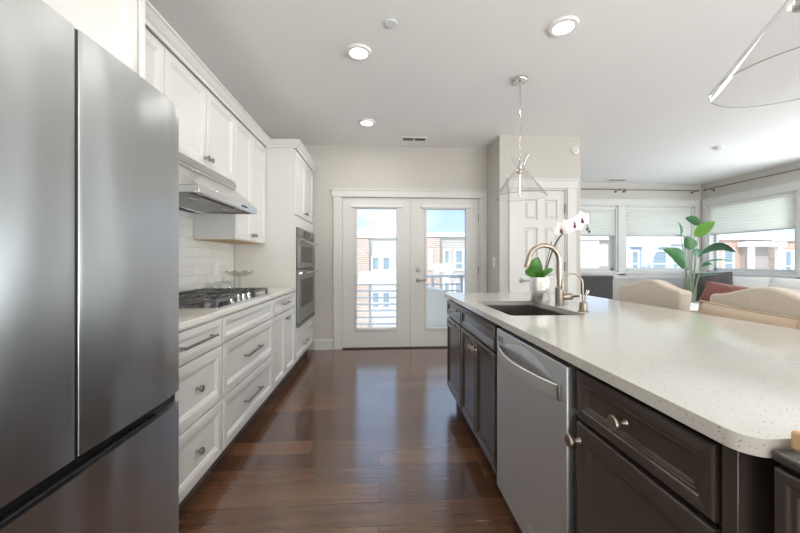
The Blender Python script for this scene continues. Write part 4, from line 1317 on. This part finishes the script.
def register(x, y, w, d, label):
    r = root('air_vent', (x, y, CEIL - 0.008), label, 'vent', 'ceiling air vents')
    build('vent_frame', MB().slab('z', CEIL - 0.008, CEIL, x - w / 2, x + w / 2, y - d / 2, y + d / 2, [(x - w / 2 + 0.018, x - 0.008, y - d / 2 + 0.018, y + d / 2 - 0.018), (x + 0.008, x + w / 2 - 0.018, y - d / 2 + 0.018, y + d / 2 - 0.018)]), M['plastic'], r)
    n = 7
    s = MB()
    for i in range(n):
        yy = y - d / 2 + 0.022 + (d - 0.044) * i / (n - 1)
        s.prism([(yy - 0.006, CEIL - 0.007), (yy - 0.004, CEIL - 0.0075), (yy + 0.007, CEIL - 0.001), (yy + 0.005, CEIL - 0.0005)], 'x', x - w / 2 + 0.018, x + w / 2 - 0.018)
    build('louvres', s, M['vent'], r)
    build('duct_back', MB().box(x - w / 2 + 0.015, x + w / 2 - 0.015, y - d / 2 + 0.015, y + d / 2 - 0.015, CEIL - 0.0006, CEIL - 0.0002), M['dark_gap'], r)
register(0.446, 4.31, 0.32, 0.14, 'slotted air vent in the kitchen ceiling before the balcony doors')
register(4.53, 6.22, 0.36, 0.14, 'slotted air vent in the living room ceiling by the far windows')
r = root('smoke_detector', (4.62, 4.35, CEIL - 0.03), 'small white round detector on the living room ceiling', 'detector')
build('housing', MB().lathe([(0, 0), (0.062, 0), (0.060, -0.018), (0.045, -0.03), (0, -0.032)], (4.62, 4.35, CEIL), 'z', 28), M['plastic'], r, smooth=True)
r = root('wall_chime', (2.46, PY - 0.02, 2.52), 'round white alarm high on the wall beside the pantry door', 'alarm')
build('housing', MB().lathe([(0, 0), (0.045, 0), (0.045, -0.014), (0.036, -0.022), (0, -0.023)], (2.445, PY, 2.565), 'y', 28), M['plastic'], r, smooth=True)
build('grille', MB().lathe([(0.014, -0.022), (0.022, -0.022), (0.022, -0.026), (0.014, -0.026)], (2.445, PY, 2.565), 'y', 24, closed=True), M['vent'], r)
r = root('light_switch', (PX0, 4.31, 1.11), 'white light switch on the narrow wall beside the balcony doors', 'switch')
build('switch_plate', MB().box(PX0 - 0.006, PX0, 4.27, 4.35, 1.11, 1.23), M['plastic'], r, bevel=0.002)
build('rocker', MB().box(PX0 - 0.010, PX0 - 0.005, 4.292, 4.328, 1.135, 1.205), M['ceramic'], r, bevel=0.002)

# ------------------------------------------------------------------ blinds and curtain rods
def blind(plane, u0, u1, pos, z0, z1, label):
    """cellular shade: pleated cloth, head rail and bottom rail"""
    def P(u, d, v): return (u, pos + d, v) if plane == 'y' else (pos + d, u, v)
    def bx(mb, ua, ub, da, db, va, vb):
        a, b = P(ua, da, va), P(ub, db, vb)
        return mb.box(min(a[0], b[0]), max(a[0], b[0]), min(a[1], b[1]), max(a[1], b[1]), va, vb)
    r = root('window_blind', P((u0 + u1) / 2, 0, z0), label, 'blind', 'cream cellular shades')
    build('head_rail', bx(MB(), u0, u1, -0.022, 0.022, z1 - 0.04, z1), M['blind_rail'], r, bevel=0.003)
    build('bottom_rail', bx(MB(), u0, u1, -0.014, 0.014, z0, z0 + 0.018), M['vent'], r, bevel=0.003)
    n = int(round((z1 - z0 - 0.058) / 0.056))
    top, bot = z1 - 0.04, z0 + 0.018
    front_, back_ = [], []
    for i in range(n):
        za, zb = top - (top - bot) * i / n, top - (top - bot) * (i + 1) / n
        h = za - zb
        for t_, d in ((0, 0.006), (0.12, 0.014), (0.5, 0.016), (0.85, 0.013)):
            front_.append((-d, za - h * t_)); back_.append((d, za - h * t_))
    front_.append((-0.006, bot)); back_.append((0.006, bot))
    mb = MB()
    for line in (front_, back_):
        vs = []
        for d, z in line:
            vs += [P(u0 + 0.004, d, z), P(u1 - 0.004, d, z)]
        mb.add(vs, [(2 * i, 2 * i + 1, 2 * i + 3, 2 * i + 2) for i in range(len(line) - 1)])
    build('pleated_cloth', mb, M['blind'], r)
blind('y', FW[0][0] + 0.04, FW[0][1] - 0.04, YF + 0.035, 1.685, 2.26, 'cream cellular shade half lowered on the window next to the pantry wall')
blind('y', FW[1][0] + 0.04, FW[1][1] - 0.04, YF + 0.035, 1.685, 2.26, 'cream cellular shade half lowered behind the tall potted plant')
blind('x', RW[0][0] + 0.04, RW[0][1] - 0.04, XR + 0.035, 1.70, 2.26, 'cream cellular shade half lowered on the window above the sofa')
blind('x', RW[1][0] + 0.04, RW[1][1] - 0.04, XR + 0.035, 2.05, 2.26, 'cream cellular shade raised high, at the right edge of the picture')

def rod(name, a, b, outv, brackets, label):
    a, b, outv = Vector(a), Vector(b), Vector(outv)
    d = (b - a).normalized()
    r = root('curtain_rod', (a + b) / 2, label, 'curtain rod', 'bronze curtain rods')
    build('rod', MB().cyl(a, b, 0.0095), M['rod'], r, smooth=True)
    for e, s in ((a, -1), (b, 1)):
        c = e + d * s * 0.02
        build('finial', MB().sphere(c, 0.020, seg=12, rings=8).tube([e - d * s * 0.004, e + d * s * 0.012], 0.016, 10), M['rod'], r, smooth=True)
    for t_ in brackets:
        p = a + (b - a) * t_
        w = p - outv
        build('bracket', MB().tube([p + Vector((0, 0, -0.012)), p + Vector((0, 0, -0.022)), w + Vector((0, 0, -0.022)), w + Vector((0, 0, -0.05))], 0.008, 8).tube([w + Vector((0, 0, -0.03)), w + outv.normalized() * 0.006 + Vector((0, 0, -0.03))], 0.022, 12), M['rod'], r, smooth=True)
rod('curtain_rod', (2.62, YF - 0.075, 2.60), (4.74, YF - 0.075, 2.60), (0, -0.075, 0), (0.08, 0.985), 'dark curtain rod above the window next to the pantry wall')
rod('curtain_rod', (4.86, YF - 0.075, 2.60), (6.36, YF - 0.075, 2.60), (0, -0.075, 0), (0.015, 0.97), 'dark curtain rod above the window behind the potted plant')
rod('curtain_rod', (XR - 0.075, 6.34, 2.60), (XR - 0.075, 3.0, 2.60), (-0.075, 0, 0), (0.03, 0.5, 0.97), 'dark curtain rod above the windows behind the sofa')

# ------------------------------------------------------------------ soft goods
def pillow_mesh(w, h, t, n=18):
    vs, fs = [], []
    def outline(u, v):
        x = u * (1 - 0.045 * (1 - v * v)) * w / 2
        y = v * (1 - 0.045 * (1 - u * u)) * h / 2
        return x, y
    for layer in (1, -1):
        for i in range(n + 1):
            for j in range(n + 1):
                u, v = -1 + 2 * i / n, -1 + 2 * j / n
                x, y = outline(u, v)
                z = layer * t / 2 * ((1 - u * u) * (1 - v * v)) ** 0.45 + 0.006 * math.sin(5 * u + 3 * v) * (1 - u * u) * (1 - v * v)
                vs.append((x, y, z))
    m = n + 1; L_ = m * m
    for i in range(n):
        for j in range(n):
            a = i * m + j
            fs.append((a, a + m, a + m + 1, a + 1)); fs.append((L_ + a, L_ + a + 1, L_ + a + m + 1, L_ + a + m))
    mb = MB().add(vs, fs)
    rim = []
    for i in range(4 * n):
        s, k = divmod(i, n); q = -1 + 2 * k / n
        u, v = ((q, -1), (1, q), (-q, 1), (-1, -q))[s]
        x, y = outline(u, v); rim.append((x, y, 0))
    return mb, MB().tube(rim, 0.006, 8, closed=True)
def weld(mb):
    bm = bmesh.new()
    vv = [bm.verts.new(v) for v in mb.v]
    for f in mb.f: bm.faces.new([vv[i] for i in f])
    bmesh.ops.remove_doubles(bm, verts=bm.verts, dist=1e-5)
    bm.verts.index_update()
    out = MB(); out.v = [v.co.copy() for v in bm.verts]; out.f = [tuple(v.index for v in f.verts) for f in bm.faces]
    bm.free()
    return out
def pillow(c, normal, roll, w, h, t, m, label, pm=None, group=None):
    q = Vector(normal).to_track_quat('Z', 'Y').to_matrix().to_4x4()
    T = Matrix.Translation(Vector(c)) @ q @ Matrix.Rotation(roll, 4, 'Z')
    a, p = pillow_mesh(w, h, t)
    r = root('throw_pillow', c, label, 'pillow', group)
    build('cushion', weld(a).xf(T), m, r, smooth=True)
    build('piping', p.xf(T), pm or m, r, smooth=True)
    return r

# ------------------------------------------------------------------ counter chairs on the far side of the island
def counter_chair(yc, label, x0=1.765):
    r = root('counter_chair', (x0 - 0.16, yc, 0), label, 'chair', 'beige counter chairs at the island')
    hw = 0.255
    # camel-back outline in (y, z)
    top = []
    for i in range(29):
        u = -1 + 2 * i / 28
        rise = 0.052 * (0.5 + 0.5 * math.cos(PI * min(1, abs(u) / 0.92)))
        top.append((yc + hw * u, 1.008 + rise - 0.012 * max(0, abs(u) - 0.92) / 0.08))
    pts = [(yc - hw + 0.012, 0.60), (yc + hw - 0.012, 0.60)] + top[::-1]
    b = MB().prism(pts, 'x', x0, x0 + 0.085)
    for v in b.v: v.x += 0.14 * (v.z - 0.62)
    for v in b.v: v.x -= 0.05
    bk = build('backrest', b, M['linen'], r, bevel=0.014, seg=4, angle=50)
    build('seat', MB().box(x0 - 0.42, x0 + 0.02, yc - hw + 0.005, yc + hw - 0.005, 0.555, 0.655), M['linen'], r, bevel=0.03, seg=4)
    for sx, sy in ((-1, -1), (-1, 1), (1, -1), (1, 1)):
        x = x0 - 0.385 if sx < 0 else x0 - 0.03
        y = yc + sy * (hw - 0.035)
        dx = 0.05 if sx > 0 else 0
        build('leg', MB().add([(x - .02, y - .02, .56), (x + .02, y - .02, .56), (x + .02, y + .02, .56), (x - .02, y + .02, .56), (x - .014 + dx, y - .014, 0), (x + .014 + dx, y - .014, 0), (x + .014 + dx, y + .014, 0), (x - .014 + dx, y + .014, 0)],
              [(0, 1, 2, 3), (7, 6, 5, 4), (0, 4, 5, 1), (1, 5, 6, 2), (2, 6, 7, 3), (3, 7, 4, 0)]), M['leg_wood'], r, bevel=0.002)
    build('footrest', MB().box(x0 - 0.395, x0 - 0.375, yc - hw + 0.05, yc + hw - 0.05, 0.20, 0.235), M['leg_wood'], r, bevel=0.002)
    for sy in (-1, 1):
        y = yc + sy * (hw - 0.035)
        build('stretcher', MB().box(x0 - 0.37, x0 - 0.02, y - 0.009, y + 0.009, 0.24, 0.27), M['leg_wood'], r, bevel=0.002)
counter_chair(2.15, 'beige linen camel-back counter chair by the far end of the island, without pillow')
counter_chair(1.49, 'beige linen camel-back counter chair holding a tan pillow', 1.79)
pillow((1.716, 1.525, 0.806), (-1, -0.08, 0.16), R(-4), 0.42, 0.30, 0.15, M['tan_fabric'], 'tan piped pillow leaning on the nearer counter chair')

# ------------------------------------------------------------------ living room
r = root('sofa', (6.0, 4.55, 0), 'long white slipcovered sofa under the right-hand windows', 'sofa')
build('base', MB().box(5.55, 6.44, 2.95, 6.12, 0.06, 0.30), M['white_fabric'], r, bevel=0.02, seg=3)
build('backrest', MB().box(6.22, 6.44, 2.95, 6.12, 0.30, 0.84), M['white_fabric'], r, bevel=0.05, seg=4)
for a, b in ((2.95, 3.15), (5.92, 6.12)):
    build('armrest', MB().box(5.55, 6.23, a, b, 0.30, 0.62), M['white_fabric'], r, bevel=0.04, seg=4)
for a, b in ((3.16, 4.07), (4.08, 4.99), (5.00, 5.91)):
    build('seat_cushion', MB().box(5.53, 6.10, a, b, 0.302, 0.46), M['white_fabric'], r, bevel=0.04, seg=4)
    pm, _ = pillow_mesh(b - a + 0.02, 0.50, 0.22)
    T = Matrix.Translation(Vector((6.12, (a + b) / 2, 0.69))) @ Vector((-1, 0, 0.22)).to_track_quat('Z', 'Y').to_matrix().to_4x4()
    build('back_cushion', weld(pm).xf(T), M['white_fabric'], r, smooth=True)
for x in (5.62, 6.38):
    for y in (3.02, 6.05):
        build('leg', MB().cyl((x, y, 0), (x, y, 0.07), 0.025), M['leg_wood'], r)
pillow((5.82, 5.62, 0.735), (-0.72, -0.62, 0.30), R(4), 0.56, 0.52, 0.17, M['pillow_grey'], 'dark grey velvet pillow standing at the sofa corner')
pillow((5.60, 5.16, 0.645), (-0.66, -0.55, 0.62), R(-12), 0.58, 0.40, 0.16, M['rust'], 'rust red velvet pillow slumped in front of the grey pillow')

r = root('armchair', (3.62, 5.85, 0), 'charcoal armchair with square back below the far window', 'armchair')
build('backrest', MB().box(3.22, 4.03, 5.62, 5.76, 0.20, 0.905), M['grey_fabric'], r, bevel=0.02, seg=3)
build('top_rail', MB().box(3.215, 4.035, 5.612, 5.768, 0.868, 0.935), M['grey_fabric'], r, bevel=0.018, seg=3)
build('seat', MB().box(3.30, 3.95, 5.76, 6.34, 0.20, 0.44), M['grey_fabric'], r, bevel=0.03, seg=3)
for a, b in ((3.22, 3.30), (3.95, 4.03)):
    build('armrest', MB().box(a, b, 5.76, 6.34, 0.20, 0.62), M['grey_fabric'], r, bevel=0.02, seg=3)
for x in (3.27, 3.98):
    for y in (5.68, 6.29):
        build('leg', MB().cyl((x, y, 0), (x, y, 0.205), 0.02, 0.026), M['leg_wood'], r)

# side table with a clear candlestick between the chairs
r = root('side_table', (4.05, 4.30, 0), 'beige upholstered cube table behind the gap of the counter chairs', 'table')
build('table_body', MB().box(3.72, 4.38, 4.05, 4.55, 0.04, 0.56), M['tan_fabric'], r, bevel=0.02, seg=3)
build('table_top', MB().box(3.70, 4.40, 4.03, 4.57, 0.56, 0.60), M['white_fabric'], r, bevel=0.008)
for x in (3.78, 4.32):
    for y in (4.11, 4.49):
        build('foot', MB().cyl((x, y, 0), (x, y, 0.05), 0.022), M['leg_wood'], r)
cs = root('candlestick', (3.93, 4.22, 0.60), 'clear glass candlestick on the beige cube table', 'candlestick')
build('stem', MB().lathe([(0, 0), (0.055, 0), (0.055, 0.008), (0.018, 0.02), (0.012, 0.03), (0.028, 0.05), (0.012, 0.07), (0.024, 0.09), (0.034, 0.105), (0.034, 0.11), (0, 0.11)], (3.93, 4.22, 0.60), 'z', 24), M['clear'], cs, smooth=True)
build('drip_cup', MB().lathe([(0, 0.11), (0.02, 0.112), (0.03, 0.14), (0.026, 0.14), (0.016, 0.116), (0, 0.116)], (3.93, 4.22, 0.60), 'z', 24), M['clear'], cs, smooth=True)

# ---- bird of paradise in a planter
PXc, PYc = 5.02, 5.20
r = root('potted_plant', (PXc, PYc, 0), 'tall bird of paradise plant with large paddle leaves in the living room corner', 'plant')
build('planter', MB().lathe([(0, 0), (0.15, 0), (0.16, 0.01), (0.20, 0.40), (0.20, 0.42), (0.185, 0.42), (0.18, 0.36), (0, 0.36)], (PXc, PYc, 0), 'z', 32), M['pot'], r, smooth=True)
build('soil', MB().lathe([(0, 0.385), (0.183, 0.375), (0.18, 0.36), (0, 0.36)], (PXc, PYc, 0), 'z', 24), M['soil'], r)
U = 0.0166
RT = Vector((math.cos(R(42)), -math.sin(R(42)), 0))   # sideways as seen from the kitchen
FW_ = Vector((math.sin(R(42)), math.cos(R(42)), 0))
def pp(px, py, dep=0.0):
    k = (5.5 + dep) / 5.5
    return Vector((PXc, PYc, EYE)) + RT * ((px - 690) * U * k * 0.74) + FW_ * dep + Vector((0, 0, (261.5 - py) * U * k))
def paddle(base, tip, bow, width, side, m, dep=0.0, dt=0.0, fold=0.3):
    b, t_ = pp(*base, dep), pp(*tip, dt)
    lf_ = leaf_mesh(b, t_, RT * side[0] + FW_ * side[1] + Vector((0, 0, side[2])), width, RT * bow[0] + FW_ * bow[1] + Vector((0, 0, bow[2])), 14, fold,
                    lambda q: math.sin(PI * (0.02 + 0.98 * q) ** 0.8) ** 0.7)
    leaf_ = build('leaf', lf_, m, r, smooth=True)
    root_pt = Vector((PXc, PYc, 0.37)) + RT * ((base[0] - 692) * 0.0022) + FW_ * dep * 0.3
    mid = (root_pt * 0.45 + b * 0.55); mid.x = root_pt.x * 0.7 + b.x * 0.3; mid.y = root_pt.y * 0.7 + b.y * 0.3
    build('stalk', MB().tube(bez(root_pt, mid, b, 14), [0.009 - 0.0003 * i for i in range(15)], 8), M['stem'], leaf_, smooth=True)
    return leaf_
paddle((700, 226), (686, 219), (0, 0, 0.03), 0.064, (0.5, 0.2, 0.9), M['leaf'], 0.1, 0.2)
paddle((694, 236), (714, 224), (0.0, 0, 0.01), 0.090, (-0.4, -0.3, 0.8), M['leaf_bright'], -0.05, -0.1)
paddle((690, 250), (686, 237), (0.03, 0, 0.01), 0.083, (1, 0.2, 0.1), M['leaf'], -0.1, -0.12)
paddle((685, 268), (661, 249), (0.05, 0, 0.07), 0.098, (0.6, 0.2, 0.7), M['leaf'], 0, -0.2)
paddle((697, 257), (733, 253), (0, 0, 0.14), 0.098, (0.2, -0.7, 0.6), M['leaf_blue'], 0.0, -0.2)
paddle((681, 236), (678, 222), (0.03, 0, 0), 0.022, (0.8, 0.5, 0), M['leaf_blue'], 0.05, 0.1)
paddle((684, 236), (673, 235), (0, 0, 0.01), 0.038, (0.1, 0.9, 0.2), M['leaf_blue'], 0.1, 0.15)
paddle((702, 264), (731, 262), (0, 0, 0.04), 0.045, (0, 0.9, 0.25), M['leaf_blue'], 0.0, 0.1)
paddle((702, 266), (712, 264), (0, 0, 0.01), 0.038, (0.1, 0.6, 0.6), M['leaf'], 0.1, 0.1)
paddle((692, 252), (703, 256), (0, 0, 0.02), 0.060, (0.3, 0.2, 0.8), M['leaf_blue'], 0.1, 0.2)
paddle((698, 277), (716, 274), (0, 0, 0.02), 0.038, (0.1, 0.7, 0.4), M['leaf_blue'], 0.1, 0.1)
for k in range(6):
    a = k * 1.05
    p0 = Vector((PXc + 0.05 * math.cos(a), PYc + 0.05 * math.sin(a), 0.37))
    p1 = p0 + RT * (0.05 * math.cos(a * 1.7)) + Vector((0, 0, 0.55 + 0.05 * (k % 3)))
    build('stalk', MB().tube([p0, (p0 + p1) / 2 + RT * 0.01, p1], [0.008, 0.006, 0.004], 8), M['stem'], r, smooth=True)
# ------------------------------------------------------------------ balcony and the houses across the way
struct('balcony_floor', MB().box(-1.6, PX0, YB + 0.15, 6.25, -0.16, -0.03), M['deck'])
r = root('balcony_railing', (0, 6.12, -0.03), 'grey metal balcony railing of horizontal bars outside the doors', 'railing')
RZ = 0.885
for x in (-1.5, -0.55, 0.97, 1.5):
    build('post', MB().box(x - 0.025, x + 0.025, 6.10, 6.15, -0.03, RZ), M['rail'], r, bevel=0.003)
build('top_rail', MB().box(-1.55, 1.55, 6.08, 6.17, RZ, RZ + 0.05), M['rail'], r, bevel=0.006)
for k in range(7):
    z = RZ - 0.118 * (k + 1)
    build('bar', MB().box(-1.5, 1.5, 6.115, 6.135, z - 0.014, z + 0.014), M['rail'], r, bevel=0.003)

# covered grill standing on the balcony
r = root('grill_cover', (0.95, 5.45, -0.03), 'pale draped cover over a grill on the balcony', 'cover')
vs, fs = [], []
nu, nh = 40, 12
for j in range(nh + 1):
    h = j / nh
    for i in range(nu):
        a = 2 * PI * i / nu
        fold = 1 + 0.06 * math.sin(7 * a + 1.3) * (1 - h) + 0.03 * math.sin(13 * a) * (1 - h)
        q = (abs(math.cos(a)) ** 5 + abs(math.sin(a)) ** 5) ** (-0.2)
        rx = (0.42 - 0.17 * h ** 1.6) * q * fold
        ry = (0.30 - 0.10 * h ** 1.6) * q * fold
        z = -0.03 + 0.80 * h - 0.06 * h * max(0, math.cos(a))
        vs.append((0.86 + rx * math.cos(a) - 0.06 * h, 5.45 + ry * math.sin(a), z))
for j in range(nh):
    for i in range(nu):
        fs.append((j * nu + i, j * nu + (i + 1) % nu, (j + 1) * nu + (i + 1) % nu, (j + 1) * nu + i))
fs.append(tuple(nh * nu + i for i in range(nu))); fs.append(tuple(range(nu)))
build('cloth', MB().add(vs, fs), M['cover'], r, smooth=True)

HY = 24.0
struct('ground', MB().box(-40, 80, YF + 0.6, 90, -7.2, -7.0), M['ground'])

def house(label, px0, px1, skin, eave_py, wins, bays=(), fascia=0.5, roof='flat', base=-7.0, deep=9.0, name='town_house', recess=None, back=0.0):
    """a row house whose front stands on y = 24; wins/bays in photo points"""
    X0, X1 = pix(px0, 262, HY)[0], pix(px1, 262, HY)[0]
    zt = pix((px0 + px1) / 2, eave_py, HY)[1]
    r = root(name, ((X0 + X1) / 2, HY + deep / 2, base), label, 'house', 'row houses across the way')
    build('wall', MB().box(X0, X1, HY + back, HY + deep, base, zt), skin, r)
    build('fascia', MB().box(X0, X1, HY + back - 0.22, HY + deep, zt, zt + fascia), M['white_ext'], r)
    if roof == 'gable':
        xm = X0 + (X1 - X0) * 0.75
        build('roof', MB().prism([(X0 + 0.1, zt + fascia), (X1 - 0.05, zt + fascia), (X1 - 0.05, zt + fascia + 0.7), (xm, zt + fascia + 0.75)], 'y', HY + back + 0.6, HY + deep), M['roof'], r)
    else:
        build('roof', MB().prism([(HY + back - 0.1, zt + fascia), (HY + deep, zt + fascia), (HY + deep, zt + fascia + 0.9)], 'x', X0, X1), M['roof'], r)
    for b0, b1, bm_ in bays:
        a, b = pix(b0, 262, HY)[0], pix(b1, 262, HY)[0]
        build('bay', MB().box(a, b, HY + back - 0.35, HY + back, base, zt - 0.08), bm_, r)
    for w0, w1, t0, t1, dd in wins:
        a, zb = pix(w0, t1, HY); b, za = pix(w1, t0, HY)
        yy = HY + back - dd
        f = build('window', MB().slab('y', yy - 0.09, yy + 0.02, a, b, zb, za, [(a + 0.13, b - 0.13, zb + 0.13, za - 0.13)]).box(a + 0.13, b - 0.13, yy - 0.07, yy - 0.01, zb + (za - zb) * 0.30, zb + (za - zb) * 0.30 + 0.09), M['white_ext'], r)
        build('pane', MB().box(a + 0.12, b - 0.12, yy - 0.04, yy - 0.02, zb + 0.12, za - 0.12), M['ext_glass'], f)
    return r

B = M['brick']; BR = M['brick_red']
house('pale house with tan brick pier seen through the left balcony door', 325, 398.5, M['side_cream'], 238,
      [(371, 380.5, 256, 277, 0), (381.5, 391, 256, 277, 0), (371, 380.5, 291, 309, 0), (381.5, 391, 291, 309, 0)], [(340, 369, B)], fascia=0.3, roof='gable')
house('beige house with two narrow windows seen through the right balcony door', 399, 486, M['side_beige'], 237,
      [(427.5, 431.5, 249, 270, 0.35), (443, 450.5, 249, 270.5, 0), (454, 464, 249, 270.5, 0), (443, 450.5, 281, 300, 0), (454, 464, 281, 300, 0), (472, 480, 249, 270, 0)], [(415, 439, B)], fascia=0.2)
house('taupe house seen through the window next to the pantry wall', 540, 612, M['side_taupe'], 240,
      [(560, 570, 250, 271, 0), (583.5, 591.5, 249, 271, 0)], [(576, 596, M['white_ext'])], fascia=0.5)
house('blue grey house with white windows seen behind the potted plant', 613, 668, M['side_blue'], 247,
      [(630, 638.8, 250, 270.5, 0), (650.5, 667, 250, 270.5, 0)], [(619, 627, M['white_ext'])], fascia=0.55)
house('cream house partly hidden by the plant stems', 668.5, 708, M['side_cream'], 244,
      [(671, 679, 250, 270, 0), (690, 702, 250, 270, 0)], fascia=0.5)
r = house('orange brick house with white porch seen through the window above the sofa', 708.5, 768, BR, 240,
      [(722, 733.5, 248, 270, 0)], [(740, 763, M['side_taupe'])], fascia=0.4)
a, b = pix(738.5, 262, HY)[0], pix(765, 262, HY)[0]
zp = pix(750, 247, HY)[1]
build('porch_roof', MB().box(a - 0.3, b + 0.4, HY - 1.1, HY - 0.2, zp, zp + 0.35), M['white_ext'], r)
for x in (a, b):
    build('porch_post', MB().box(x - 0.15, x + 0.15, HY - 1.0, HY - 0.75, -7, zp), M['white_ext'], r)
zb = pix(750, 273.5, HY)[1]
build('porch_floor', MB().box(a - 0.2, b + 0.2, HY - 1.05, HY - 0.36, zb - 0.9, zb - 0.72), M['white_ext'], r)
g = MB().box(a, b, HY - 1.02, HY - 0.97, zb + 0.22, zb + 0.28)
for k in range(12):
    x = a + (b - a) * (k + 0.5) / 12
    g.box(x - 0.02, x + 0.02, HY - 1.01, HY - 0.98, zb - 0.7, zb + 0.24)
build('porch_railing', g, M['rail'], r)
house('orange brick house at the right edge beyond the sofa window', 768.5, 850, BR, 241,
      [(783, 791.5, 250, 274, 0), (792.5, 803, 250, 274, 0), (815, 828, 250, 272, 0)], fascia=0.5)
